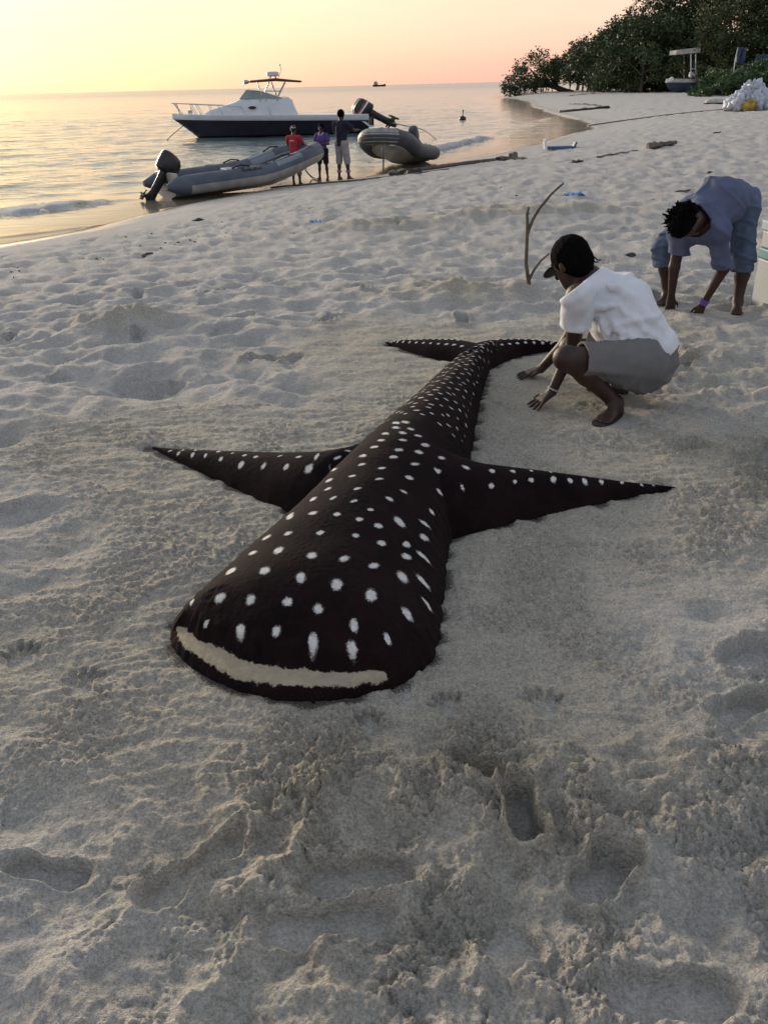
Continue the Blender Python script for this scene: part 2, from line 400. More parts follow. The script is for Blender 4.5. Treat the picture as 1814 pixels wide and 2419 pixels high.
def blur(a, n, it=3):
    k = np.ones(n) / n
    for _ in range(it):
        a = np.apply_along_axis(lambda v: np.convolve(np.pad(v, n // 2, 'edge'), k, 'valid'), 0, a)
        a = np.apply_along_axis(lambda v: np.convolve(np.pad(v, n // 2, 'edge'), k, 'valid'), 1, a)
    return a
_front = (BY < 2.62) & (np.degrees(np.arctan2(BX + 0.25, -(BY - 2.45))) > -80) & (np.degrees(np.arctan2(BX + 0.25, -(BY - 2.45))) < 45)
_wb = np.where(_front, sm(0.15, 0.24, BE), sm(0.03, 0.12, BE)) * sm(0.03, 0.12, BE)
BZ = BZ * (1 - _wb) + _wb * blur(BZ, 21, 3)
def lerp_poly(P, t):
    P = np.asarray(P, float); s = np.r_[0, np.cumsum(np.linalg.norm(np.diff(P, axis=0), axis=1))]; s /= s[-1]
    return np.stack([np.interp(t, s, P[:, i]) for i in range(P.shape[1])], -1)
def fin_surface(front, crest, hts, back, tip_round=0.0, nt=150, nu=44, peak=0.74):
    """front / crest: matching runs from the body outwards to the tip"""
    t = np.linspace(0, 1, nt); A = lerp_poly(chaikin(np.array(front), 2, False), t); Cc = lerp_poly(chaikin(np.array(crest), 2, False), t)
    hz = np.interp(t, np.linspace(0, 1, len(hts)), hts); bk = np.interp(t, np.linspace(0, 1, len(back)), back)
    dirn = Cc - A; dirn /= np.linalg.norm(dirn, axis=1)[:, None] + 1e-9
    Bk = Cc + dirn * bk[:, None]
    u = np.linspace(0, 1, nu)
    X = np.zeros((nt, nu)); Y = np.zeros((nt, nu)); Z = np.zeros((nt, nu))
    for j, uu in enumerate(u):
        if uu <= peak:
            w = uu / peak; P = A * (1 - w) + Cc * w; zz = hz * np.sin(w * math.pi / 2) ** 0.85
        else:
            w = (uu - peak) / (1 - peak); P = Cc * (1 - w) + Bk * w; zz = hz * np.cos(w * math.pi / 2) ** 0.7
        X[:, j] = P[:, 0]; Y[:, j] = P[:, 1]; Z[:, j] = zz - 0.03 * (np.abs(2 * uu - 1) ** 6)
    edge = 0.008 * pn(X * 22, Y * 22, 21) + 0.004 * pn(X * 60, Y * 60, 22)
    Z = Z + 0.0015 * pn(X * 50, Y * 50, 23)
    lower = np.exp(-(u / 0.06) ** 2)[None, :]
    d2 = np.zeros((nt, nu, 2)); d2[:] = dirn[:, None, :]
    X = X - d2[..., 0] * edge * lower; Y = Y - d2[..., 1] * edge * lower
    return X, Y, Z
def cz(pts):                                                 # crest points: (px, py, z)
    return [gz(x * K, y * K, z)[:2] for x, y, z in pts]
BZ = BZ + 0.0014 * fbm(BX * 60, BY * 60, 2, 12) + 0.004 * pn(BX * 7, BY * 7, 13)
FINS = {}
FINS['pectoral_fin_a'] = fin_surface([(-0.12, 3.02)] + list(px([(622, 1112), (500, 1052), (400, 1006), (330, 968)])),
    [(0.02, 3.60)] + cz([(740, 980, 0.18), (620, 982, 0.135), (500, 975, 0.09), (400, 968, 0.05), (330, 966, 0.005)]), [0.20, 0.19, 0.14, 0.095, 0.05, 0.006], [0.10, 0.06, 0.012])
FINS['pectoral_fin_b'] = fin_surface([(0.02, 2.80)] + list(px([(982, 1165), (1100, 1132), (1250, 1098), (1400, 1066), (1466, 1055)])),
    [(0.16, 3.45)] + cz([(1010, 1000, 0.19), (1110, 1012, 0.14), (1250, 1027, 0.095), (1400, 1042, 0.04), (1466, 1053, 0.005)]), [0.22, 0.20, 0.145, 0.10, 0.05, 0.006], [0.10, 0.06, 0.012])
FINS['tail_fin_a'] = fin_surface([(0.62, 5.10)] + list(px([(985, 783), (935, 776), (890, 762), (832, 741)])),
    [(0.64, 5.42)] + cz([(1000, 735, 0.085), (940, 734, 0.072), (880, 736, 0.05), (832, 739, 0.005)]), [0.08, 0.088, 0.075, 0.052, 0.006], [0.07, 0.05, 0.012])
FINS['tail_fin_b'] = fin_surface([(0.62, 5.06)] + list(px([(1062, 800), (1100, 774), (1190, 756), (1270, 752)])),
    [(0.62, 5.42)] + cz([(1050, 734, 0.09), (1100, 735, 0.08), (1190, 741, 0.05), (1270, 750, 0.005)]), [0.08, 0.092, 0.082, 0.052, 0.006], [0.07, 0.05, 0.012])

# one height map of the sculpture, used to place the dabs and mould the sand
HG = 0.01; hx0, hy0 = -1.4, 1.7; hnx, hny = 310, 440
HM = np.full((hnx, hny), -1.0)
def stamp(X, Y, Z):
    i = np.clip(((X - hx0) / HG).astype(int), 0, hnx - 1); j = np.clip(((Y - hy0) / HG).astype(int), 0, hny - 1)
    np.maximum.at(HM, (i.ravel(), j.ravel()), Z.ravel())
stamp(BX, BY, np.where(BE > 0, BZ, -1))
for X, Y, Z in FINS.values(): stamp(X, Y, np.where(Z > 0.0, Z, -1))
HMI = HM > -0.5
for _ in range(3):                                           # close pinholes
    s_ = sum(np.roll(np.roll(HMI, a, 0), b, 1).astype(int) for a in (-1, 0, 1) for b in (-1, 0, 1)); HMI = HMI | (s_ >= 5)
# distance to the sculpture, coarse
ii, jj = np.nonzero(HMI)
SHP = np.stack([hx0 + ii * HG, hy0 + jj * HG], 1)
def hmap(x, y):
    i = int((x - hx0) / HG); j = int((y - hy0) / HG)
    return HM[i, j] if 0 <= i < hnx and 0 <= j < hny else -1
def on_shark(pxx, pyy):
    d = ray(pxx, pyy); t = 1.6
    while t < 8:
        p = CAM + d * t
        if p[2] <= max(hmap(p[0], p[1]), 0.0): return p
        t += 0.004
    return None
SPOTS = []                                                   # centre and two half axes (x, y)
def add_spot(sx, sy, a, b, ang):
    c = on_shark(sx, sy)
    if c is None or c[2] < 0.012: return
    an = math.radians(ang)
    def half(vx, vy):
        out = []
        for sg in (1, -1):
            p = on_shark(sx + sg * vx, sy - sg * vy)
            if p is not None:
                v = (p - c)[:2] * sg
                if np.linalg.norm(v) < 0.12: out.append(v)
        return np.mean(out, 0) if out else np.array([0.01, 0.0])
    A_ = half(a * math.cos(an), a * math.sin(an)); B_ = half(-b * math.sin(an), b * math.cos(an))
    for o in SPOTS:
        if np.linalg.norm(o[0] - c[:2]) < 0.022: return
    if np.linalg.norm(A_) < 0.006: A_ *= 0.006 / (np.linalg.norm(A_) + 1e-6)
    if np.linalg.norm(B_) < 0.005: B_ *= 0.005 / (np.linalg.norm(B_) + 1e-6)
    SPOTS.append((c[:2], A_, B_))
head = [(280, 600, 20, 32, 60), (455, 625, 28, 46, 78), (640, 635, 30, 42, 88), (828, 695, 32, 68, 90), (1040, 600, 27, 48, 100), (1030, 720, 33, 62, 97),
        (1212, 670, 18, 44, 112), (205, 480, 9, 26, 55), (350, 462, 24, 42, 38), (507, 472, 28, 36, 50), (697, 488, 32, 32, 0), (855, 522, 32, 36, 90),
        (1128, 448, 35, 40, 100), (1315, 540, 22, 55, 125), (280, 372, 8, 30, 45), (405, 325, 13, 40, 33), (580, 325, 22, 35, 20), (765, 355, 31, 34, 30),
        (950, 395, 38, 38, 0), (1290, 350, 26, 46, 128), (1395, 375, 10, 70, 130), (1415, 490, 8, 60, 125), (518, 228, 10, 32, 25), (650, 220, 18, 36, 25),
        (822, 247, 20, 34, 15), (990, 262, 18, 34, 12), (1142, 297, 18, 32, 0), (1310, 245, 18, 32, 155), (1395, 245, 10, 66, 137), (1310, 182, 15, 28, 150),
        (590, 153, 9, 32, 25), (700, 132, 10, 28, 18), (866, 128, 13, 28, 15), (1048, 142, 13, 23, 0), (1182, 180, 14, 28, 172), (1402, 148, 16, 36, 140),
        (1405, 70, 9, 46, 140), (710, 40, 8, 30, 25), (828, 27, 9, 31, 12), (952, 32, 12, 25, 10), (1068, 58, 11, 25, 0), (1165, 90, 14, 29, 170),
        (1275, 68, 18, 46, 138), (1125, 8, 10, 22, 175), (1440, 20, 8, 30, 125)]
s7 = 760 / 1659.0
for x, y, b_, a_, an in head: add_spot(360 + x * s7, 1200 + y * s7, a_ * s7 * .95, b_ * s7 * .95, an)
trunk6 = [(65, 672, 0), (95, 632, 0), (200, 640, 165), (235, 605, 165), (180, 703, 175), (150, 780, 165), (320, 675, 155), (300, 745, 145), (450, 730, 155),
          (120, 850, 150), (45, 893, 155), (310, 850, 135), (430, 830, 120), (255, 940, 128), (95, 1010, 140), (230, 1020, 132)]
s6 = 740 / 1659.0
for x, y, an in trunk6: add_spot(900 + x * s6, 780 + y * s6, 28 * s6, 10 * s6, an)
for x, y, b_, a_ in [(587, 740, 11, 21), (583, 820, 18, 22), (697, 745, 9, 20), (708, 800, 14, 15), (795, 740, 6, 14), (795, 790, 16, 20), (895, 745, 6, 14), (912, 788, 18, 22),
                     (1000, 790, 15, 22), (975, 750, 5, 20), (1078, 800, 15, 26), (1068, 763, 5, 16), (1165, 795, 13, 17), (1275, 802, 8, 13), (1378, 817, 8, 12), (1440, 818, 4, 8)]:
    add_spot(900 + x * s6, 780 + y * s6 + 2, a_ * s6, b_ * s6, 160 if b_ < 12 else 125)
s5 = 680 / 1659.0
for x, y, b_, a_ in [(200, 737, 4, 18), (248, 752, 10, 20), (330, 760, 11, 20), (275, 735, 4, 16), (405, 768, 9, 18), (350, 737, 4, 16), (493, 785, 11, 22), (480, 745, 4, 18), (610, 815, 16, 30),
                     (560, 753, 4, 16), (630, 764, 6, 18), (740, 825, 15, 28), (695, 777, 7, 18), (870, 830, 15, 28), (835, 771, 5, 20), (1000, 845, 22, 40), (940, 775, 8, 24), (1045, 772, 10, 30)]:
    add_spot(320 + x * s5, 760 + y * s5 + 1.5, a_ * s5, b_ * s5, 12 if b_ < 9 else 55)
for x, y in [(1165, 787), (1140, 852), (1115, 912), (1110, 962), (1310, 772), (1305, 823), (1420, 843), (1250, 890), (1405, 905), (1280, 962), (1140, 1018), (1025, 1020), (1260, 1035),
             (1020, 1103), (1160, 1110), (1290, 1138), (890, 1125), (1375, 722), (1415, 683), (1440, 645), (1500, 582), (1500, 610), (1225, 747), (1485, 780), (1520, 738), (1540, 680),
             (1540, 640), (1610, 815), (1580, 895), (1545, 975), (1465, 1020), (1355, 1085), (1505, 1140), (1630, 747), (1555, 580), (1585, 617), (1630, 655)]:
    an = np.interp(x, [900, 1150, 1350, 1640], [32, 22, 8, -12])
    add_spot(320 + x * s5, 760 + y * s5, 28 * s5, 8.5 * s5, an)
# rows of dabs across the narrowing tail, as laid down row by row
SP3 = []
yy = 3.60; row = 0
while yy < 5.46:
    xs = BX[:, 0][(BZ[:, np.argmin(abs(gy_ - yy))] > 0.03) & (BE[:, np.argmin(abs(gy_ - yy))] > 0)]
    if len(xs):
        x0, x1 = xs.min(), xs.max(); n = max(4, int(round((x1 - x0) / 0.075)))
        for j in range(n):
            fr = (j + 0.5 * (row % 2) + 0.25) / n
            if fr > 0.99: continue
            cx_ = x0 + (x1 - x0) * fr + random.uniform(-.006, .006); cy_ = yy + random.uniform(-.008, .008) - 0.03 * abs(fr - 0.45)
            if any(np.linalg.norm(o[0] - (cx_, cy_)) < 0.045 for o in SPOTS): continue
            zc_ = hmap(cx_, cy_); la = 0.016 * random.uniform(0.8, 1.25)
            SP3.append((np.array([cx_, cy_, zc_]), la, 0.0085 * random.uniform(.85, 1.2)))
    yy += 0.052; row += 1
for key in ('tail_fin_a', 'tail_fin_b'):
    X, Y, Z = FINS[key]
    for r_, u_ in enumerate((20, 28)):
        for t_ in range(26 + 5 * r_, 147, 9 if r_ else 11):
            k_ = 1 - .45 * t_ / 150
            SP3.append((np.array([X[t_, u_ + r_ * 3], Y[t_, u_ + r_ * 3], Z[t_, u_ + r_ * 3]]), 0.019 * k_ * random.uniform(.85, 1.15), 0.013 * k_))
SPC = np.array([s[0] for s in SPOTS]); SPI = np.array([np.linalg.inv(np.stack([s[1], s[2]], 1) + 1e-6 * np.eye(2)) for s in SPOTS])
def spot_q(x, y):
    out = np.full(x.shape, 3.0)
    for c, Mi in zip(SPC, SPI):
        dx = x - c[0]; dy = y - c[1]; near = (abs(dx) < 0.2) & (abs(dy) < 0.2)
        a = Mi[0, 0] * dx[near] + Mi[0, 1] * dy[near]; b = Mi[1, 0] * dx[near] + Mi[1, 1] * dy[near]
        out[near] = np.minimum(out[near], np.hypot(a, b))
    return out
def spot_q3(V, q):
    out = q.copy()
    for c, la, lb in SP3:
        d = V - c; near_ = (np.abs(d) < 0.08).all(1); d = d[near_]
        out[near_] = np.minimum(out[near_], np.sqrt((d[:, 0] ** 2 + d[:, 2] ** 2) / la ** 2 + d[:, 1] ** 2 / lb ** 2))
    return out
shark = empty('whale_shark_sculpture', (-0.2, 2.1, 0), 'life-like whale shark moulded from black coloured sand with rows of white dots', 'sand sculpture')
def rel(v, o): return np.asarray(v) - np.array(o.location)
nx, ny = BX.shape
vid = np.arange(nx * ny).reshape(nx, ny)
quads = np.stack([vid[:-1, :-1], vid[1:, :-1], vid[1:, 1:], vid[:-1, 1:]], -1).reshape(-1, 4)
keep = (BE.ravel()[quads].max(1) > -0.02); mth = (BM.ravel()[quads].sum(1) >= 2)
V3 = np.stack([BX, BY, BZ], -1).reshape(-1, 3)
def sub_mesh(name, V, Q, material):
    used = np.unique(Q); mp = np.full(len(V), -1); mp[used] = np.arange(len(used))
    me = mesh_np(name, rel(V[used], shark), mp[Q], material)
    return me, used
me, used = sub_mesh('body', V3, quads[keep & ~mth], M_SHARK)
attr(me, 'spot', spot_q3(V3[used], spot_q(V3[used, 0], V3[used, 1]))); attr(me, 'dust', 1 - sm(0.0, 0.05, V3[used, 2]))
bme = me; link('body', me, shark)
attr(me, 'mouthq', BQ.ravel()[used])
me, used = sub_mesh('mouth', V3, quads[keep & mth], M_SHARK)
attr(me, 'mouthq', BQ.ravel()[used]); attr(me, 'spot', np.full(len(used), 3.0)); attr(me, 'dust', np.zeros(len(used)))
link('mouth', me, shark, 'open mouth, a curved strip of bare pale sand')
for key, (X, Y, Z) in FINS.items():
    a, b = X.shape; v = np.arange(a * b).reshape(a, b)
    Q = np.stack([v[:-1, :-1], v[1:, :-1], v[1:, 1:], v[:-1, 1:]], -1).reshape(-1, 4)
    if key.endswith('a'): Q = Q[:, ::-1]
    V = np.stack([X, Y, Z], -1).reshape(-1, 3)
    nm = 'pectoral_fin' if 'pect' in key else 'tail_fin'
    me = mesh_np(nm, rel(V, shark), np.ascontiguousarray(Q), M_SHARK)
    attr(me, 'spot', spot_q3(V, spot_q(V[:, 0], V[:, 1]))); attr(me, 'dust', 1 - sm(0.0, 0.04, V[:, 2]))
    attr(me, 'mouthq', np.full(len(V), -0.02)); link(nm, me, shark)

# ------------------------------------------------------------------ the beach: one sheet, finer near the sculpture
def polar(rad, ang_f, coarse=44):
    ang = np.r_[np.radians(ang_f), np.radians(np.linspace(ang_f[-1], 360 + ang_f[0], coarse + 2)[1:-1])]
    Rr, Aa = np.meshgrid(rad, ang, indexing='ij'); X = Rr * np.sin(Aa); Y = Rr * np.cos(Aa)
    n, m_ = X.shape; v = np.arange(n * m_).reshape(n, m_); v2 = np.roll(v, -1, 1)
    Q = np.stack([v[:-1], v[1:], v2[1:], v2[:-1]], -1).reshape(-1, 4)[:, ::-1]
    return X.ravel(), Y.ravel(), np.ascontiguousarray(Q)
rad = np.r_[np.exp(np.arange(math.log(0.55), math.log(1.05), 0.006)), np.exp(np.arange(math.log(1.05), math.log(4.6), 0.0030)), np.exp(np.arange(math.log(4.6), math.log(8.5), 0.0042)), np.exp(np.arange(math.log(8.5), math.log(60), 0.0105)), np.exp(np.arange(math.log(60), math.log(9000), 0.05))]
X, Y, Q = polar(rad, np.arange(-42, 42.01, 0.15))
S = shore_dist(X, Y) + wob(X, Y)
Z = zbase(X, Y, S)
near = np.hypot(X, Y) < 9
# distance to the sculpture on a coarse grid, then looked up
cgx = np.arange(-4.5, 4.6, 0.04); cgy = np.arange(0, 9.2, 0.04)
DX, DY = np.meshgrid(cgx, cgy, indexing='ij'); dmin = np.full(DX.shape, 9.0)
for p in SHP[::23]: dmin = np.minimum(dmin, np.hypot(DX - p[0], DY - p[1]))
def dlook(x, y):
    i = np.clip((x - cgx[0]) / 0.04, 0, len(cgx) - 1.001); j = np.clip((y - cgy[0]) / 0.04, 0, len(cgy) - 1.001)
    i0 = i.astype(int); j0 = j.astype(int); a = i - i0; b = j - j0
    return dmin[i0, j0] * (1 - a) * (1 - b) + dmin[i0 + 1, j0] * a * (1 - b) + dmin[i0, j0 + 1] * (1 - a) * b + dmin[i0 + 1, j0 + 1] * a * b
DS = np.where(near, dlook(X, Y), 9.0)
r_ = np.hypot(X, Y)
dry = sm(1.2, 3.2, S + 0.8 * pn(X * .5, Y * .5, 44))           # above the reach of the swash
nearshark = 1 - sm(0.35, 1.15, DS + 0.35 * fbm(X * 1.6, Y * 1.6, 3, 50))   # smoothed by hand
fore = (1 - sm(1.42, 1.98, Y - 0.16 * X + 0.3 * pn(X * 2.2, Y * 2.2, 51))) * sm(-0.95, -0.25, X + 0.25 * pn(X * 3, Y * 3, 52))
fore = np.clip(fore + sm(0.95, 1.5, X - 0.15 * (Y - 2)) * (1 - sm(3.4, 4.4, Y)) * 0.5, 0, 1)
workr = np.exp(-(((X - 1.9) / 0.9) ** 2 + ((Y - 5.0) / 1.1) ** 2))        # churned where the two men dig
fore = np.clip(fore + 0.8 * workr * sm(0.25, 0.5, DS), 0, 1)
trod = np.clip(1 - nearshark - 0.6 * fore, 0, 1) * dry
# trodden dry sand: hollows left by feet at several sizes, softened by wind
wx = X + 0.12 * pn(X * 2.1, Y * 2.1, 60); wy = Y + 0.12 * pn(X * 2.1, Y * 2.1, 61)
f1, id1 = worley(wx * 2.3, wy * 2.9, 1); f2, id2 = worley(wx * 4.6, wy * 4.2, 2)
f3, id3 = worley(wx * 9.0, wy * 8.0, 3)
hol = -np.clip(1 - f3 / 0.6, 0, 1) ** 1.2 * (0.1 + id3) * 0.016 -np.clip(1 - f1 / 0.62, 0, 1) ** 1.2 * (0.35 + id1) * 0.070 - np.clip(1 - f2 / 0.6, 0, 1) ** 1.3 * (0.2 + id2) * 0.038
fade = 1 - 0.5 * sm(25, 90, r_)
Z = Z + trod * fade * (hol + 0.018 * fbm(X * 1.5, Y * 1.5, 4, 62) + 0.016 * fbm(X * 7, Y * 7, 3, 63)) + trod * 0.035
# raked and patted sand near the sculpture
gN = np.where(near, 1.0, 0.0)
sweep = pn(X * 5 + 3 * pn(X * 1.3, Y * 1.3, 70), Y * 26 + 6 * pn(X * 1.3, Y * 1.3, 71), 72)
Z = Z + nearshark * gN * (0.010 * sweep + 0.012 * fbm(X * 4, Y * 6, 4, 73) + 0.006 * fbm(X * 42, Y * 42, 2, 74))
Z = Z + nearshark * gN * 0.006 * sm(0.02, 0.12, DS) * (1 - sm(0.12, 0.3, DS))
# clods thrown up in the foreground and where the men work
clod1, ci1 = worley(X * 17 + 0.6 * pn(X * 30, Y * 30, 80), Y * 17, 5); clod2, ci2 = worley(X * 38, Y * 38 + .5 * pn(X * 60, Y * 60, 81), 6)
rid = np.abs(fbm(X * 3.4, Y * 3.4, 4, 82))
patch = sm(-0.15, 0.3, fbm(X * 2.4, Y * 2.4, 3, 85) + 0.1)
Z = Z + fore * gN * (0.065 * (0.32 - rid) + 0.030 * patch * np.clip(1.1 - clod1 / 0.62, 0, 1) ** .7 * (ci1 > .45) * ci1 + 0.012 * (0.15 + 0.85 * patch) * np.clip(1.1 - clod2 / 0.65, 0, 1) ** .7 * (ci2 > .35) * ci2
                     + 0.022 * fbm(X * 11, Y * 11, 4, 83)) * sm(0.06, 0.3, DS)
Z = Z + (1 - fore) * gN * (0.0035 * fbm(X * 30, Y * 30, 2, 84))
ck = np.hypot(X, Y) < 5.2
cr_ = np.zeros_like(X); xa, ya = X[ck], Y[ck]
for fq, am, sd in ((30, 0.012, 11), (58, 0.012, 12), (105, 0.0080, 13)):
    w_, i_ = worley(xa * fq, ya * fq, sd)
    w_ = w_ + 0.25 * pn(xa * fq * 2.1, ya * fq * 2.1, sd + 7)
    cr_[ck] += am * np.clip(1 - w_ / 0.62, 0, 1) ** 0.6 * (i_ > 0.35) * (0.3 + 0.9 * i_)
crumb = (0.25 + 0.5 * nearshark + 0.85 * fore) * sm(-0.12, 0.30, fbm(X * 2.7, Y * 2.7, 4, 87) + 0.06)
leftf = (1 - sm(-0.55, -0.20, X + 0.2 * pn(X * 2, Y * 2, 121))) * (1 - sm(2.0, 2.7, Y))
crumb = crumb * (1 - 0.8 * leftf * sm(-0.2, 0.2, fbm(X * 2.2, Y * 2.2, 3, 122) + 0.05))
al = 0.8 * X - 0.6 * Y; ac = 0.6 * X + 0.8 * Y + 0.05 * pn(X * 3, Y * 3, 123)
Z = Z + gN * leftf * (0.009 * pn(al * 2.0, ac * 26, 124) + 0.022 * pn(al * 1.3, ac * 6, 125))
Z = Z + gN * np.clip(fore + 0.4 * leftf, 0, 1) * 0.05 * fbm(X * 2.6 + 0.4 * pn(X * 5, Y * 5, 127), Y * 2.6, 2, 126) * sm(0.1, 0.4, DS)
Z = Z + cr_ * crumb * (1 - sm(4.4, 5.1, np.hypot(X, Y)))
# single prints: feet, hands, a dug hole and its spoil
def print_at(cx_, cy_, ang, ln, wd, depth, rim=0.35, waist=0.25):
    global Z
    ca, sa = math.cos(ang), math.sin(ang)
    depth = depth * 1.5
    q = near & (np.hypot(X - cx_, Y - cy_) < ln * 1.6)
    u = ((X[q] - cx_) * ca + (Y[q] - cy_) * sa) / (ln / 2); v = (-(X[q] - cx_) * sa + (Y[q] - cy_) * ca) / (wd / 2)
    wv = 1 - waist * np.exp(-((u + 0.1) / 0.35) ** 2)
    d = (np.abs(u) ** 2.6 + np.abs(v / wv) ** 2.6) ** (1 / 2.6) + 0.20 * pn(X[q] * 11, Y[q] * 11, 90) + 0.10 * pn(X[q] * 34, Y[q] * 34, 89)
    bed = 0.97 * (1 - sm(0.80, 1.03, d))
    flat = np.percentile(Z[q], 35) - depth * (0.75 + 0.35 * u)
    Z[q] = Z[q] * (1 - bed) + bed * (flat + 0.004 * pn(X[q] * 25, Y[q] * 25, 91) + 0.008 * pn(X[q] * 9, Y[q] * 9, 93)) + rim * depth * np.exp(-((d - 1.16) / 0.14) ** 2) * (0.6 + 0.8 * pn(X[q] * 9, Y[q] * 9, 92))
    PR[q] = np.maximum(PR[q], bed)
PR = np.zeros(len(X))
def c8(x, y): return gz(x * K, 1500 + y * K)[:2]
def pr8(x0, y0, x1, y1, wd, depth, **kw):
    a = c8(x0, y0); b = c8(x1, y1); c = (a + b) / 2; print_at(c[0], c[1], math.atan2(b[1] - a[1], b[0] - a[0]), np.linalg.norm(b - a), wd, depth, **kw)
pr8(10, 505, 205, 520, 0.085, 0.030); pr8(305, 600, 530, 425, 0.105, 0.034, rim=0.5); pr8(640, 545, 905, 510, 0.13, 0.036, rim=0.6); pr8(560, 660, 860, 610, 0.10, 0.018)
pr8(960, 270, 1090, 330, 0.11, 0.055, rim=0.5); pr8(1105, 325, 1150, 460, 0.10, 0.060, rim=0.6); pr8(1250, 560, 1365, 460, 0.12, 0.04, rim=0.6)
pr8(1560, 75, 1680, 25, 0.13, 0.03); pr8(1535, 190, 1660, 140, 0.11, 0.03); pr8(1300, 800, 1600, 800, 0.14, 0.02)
pr8(1060, 720, 1150, 640, 0.12, 0.022)
def hand_print(x, y, rot, s=1.0):
    c = c8(x, y); print_at(c[0], c[1], rot, 0.085 * s, 0.08 * s, 0.012, rim=0.4, waist=0)
    for k_ in range(5):
        a = rot + math.radians(-42 + 21 * k_); R_ = (0.060 + 0.014 * (1 - abs(k_ - 2) / 2)) * s
        print_at(c[0] + R_ * math.cos(a), c[1] + R_ * math.sin(a), a, 0.075 * s, 0.020 * s, 0.009, rim=0.4, waist=0)
for a in ((45, 55, 1.9), (172, 118, 1.7), (975, 165, 1.9, .8), (1180, 165, 1.6, 1.05), (800, 210, 1.8, .8), (880, 140, 2.2, .7)): hand_print(*a)
for i in range(26):                                            # more prints on the trodden part
    a = rng.uniform(-3.4, 3.0); b = rng.uniform(4.6, 8.0)
    if float(dlook(np.array([a]), np.array([b]))[0]) > 0.7: print_at(a, b, rng.uniform(0, 3.14), 0.27, 0.115, rng.uniform(0.025, 0.05), rim=0.5)
for i in range(10): print_at(rng.uniform(1.35, 2.3), rng.uniform(2.4, 3.9), rng.uniform(0, 3.1), 0.25, 0.11, 0.03, rim=0.5)
hp = gz(355, 905)[:2]
q = near; d_ = np.hypot((X - hp[0]) / 1.5, Y - hp[1]); Z[q] -= (0.15 * np.exp(-(d_ / 0.18) ** 2))[q]
hp2 = gz(290, 765)[:2]
d_ = np.hypot((X - hp2[0]) / 1.7, Y - hp2[1]); mound = np.exp(-(d_ / 0.22) ** 2); Z[q] += (0.15 * mound * (1 + 0.4 * fbm(X * 8, Y * 8, 3, 95)))[q]
for (bx_, by_, w_, h_) in [(1190, 508, .5, .10), (1370, 500, .4, .07), (900, 530, .5, .08), (1060, 690, .35, .05), (1120, 700, .3, .05)]:
    p = gz(bx_, by_)[:2]; d_ = np.hypot((X - p[0]) / 1.8, Y - p[1]); mm = np.exp(-(d_ / w_) ** 2); Z += h_ * mm * (1 + 0.8 * fbm(X * 4, Y * 4, 4, 96)); mound = np.maximum(mound, mm)
for cx_, cy_, w_ in ((1.20, 4.16, .17), (0.86, 4.46, .13), (0.86, 4.95, .13), (1.26, 4.63, .2), (2.26, 6.55, .16), (2.42, 6.33, .14), (2.62, 6.28, .16)):
    kf = np.exp(-(np.hypot(X - cx_, Y - cy_) / w_) ** 4); Z = Z * (1 - kf) + kf * (0.004 + 0.3 * np.clip(Z, -.01, .01))
# the sand lies flat under and against the sculpture
ins = np.where(near, 1 - sm(0.0, 0.05, DS - 0.02), 0)
Z = Z * (1 - ins) + ins * (-0.006 + 0.004 * pn(X * 30, Y * 30, 97))
deep = np.where(near, DS < 0.012, False); Z[deep] = -0.03
dug = np.clip(nearshark * 0.75 + fore * 0.25 + 0.9 * mound + 0.25 * workr, 0, 1) * np.where(r_ < 40, 1, 0) * (1 - 0.6 * PR)
wet = np.clip(1 - sm(0.0, 1.25, S + 0.45 * pn(X * .6, Y * .6, 98) + 0.1 * pn(X * 3, Y * 3, 99)), 0, 1)
clump = np.clip(fore * (1 - 0.92 * PR) * (0.3 + 0.9 * patch) + 0.12 * trod, 0, 1) * sm(0.04, 0.2, DS)
nv = len(X); V = np.stack([X, Y, Z], 1)
# close the small hole under the photographer's feet
ncol = nv // len(rad); V = np.vstack([V, [[0, 0, 0.0]]]); cen = nv
me = bpy.data.meshes.new('sand_beach')
T = [[int(j), int((j + 1) % ncol), cen] for j in range(ncol)]
me = mesh_np('sand_beach', V, np.vstack([Q, [[a, b, c, c] for a, b, c in []]]) if False else Q, M_SAND)
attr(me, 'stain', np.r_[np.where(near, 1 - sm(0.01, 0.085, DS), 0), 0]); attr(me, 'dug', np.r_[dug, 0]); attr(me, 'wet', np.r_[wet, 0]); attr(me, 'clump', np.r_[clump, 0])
beach = link('sand_beach', me, kind='structure'); beach['label'] = 'trampled pale coral sand beach sloping to the sea'

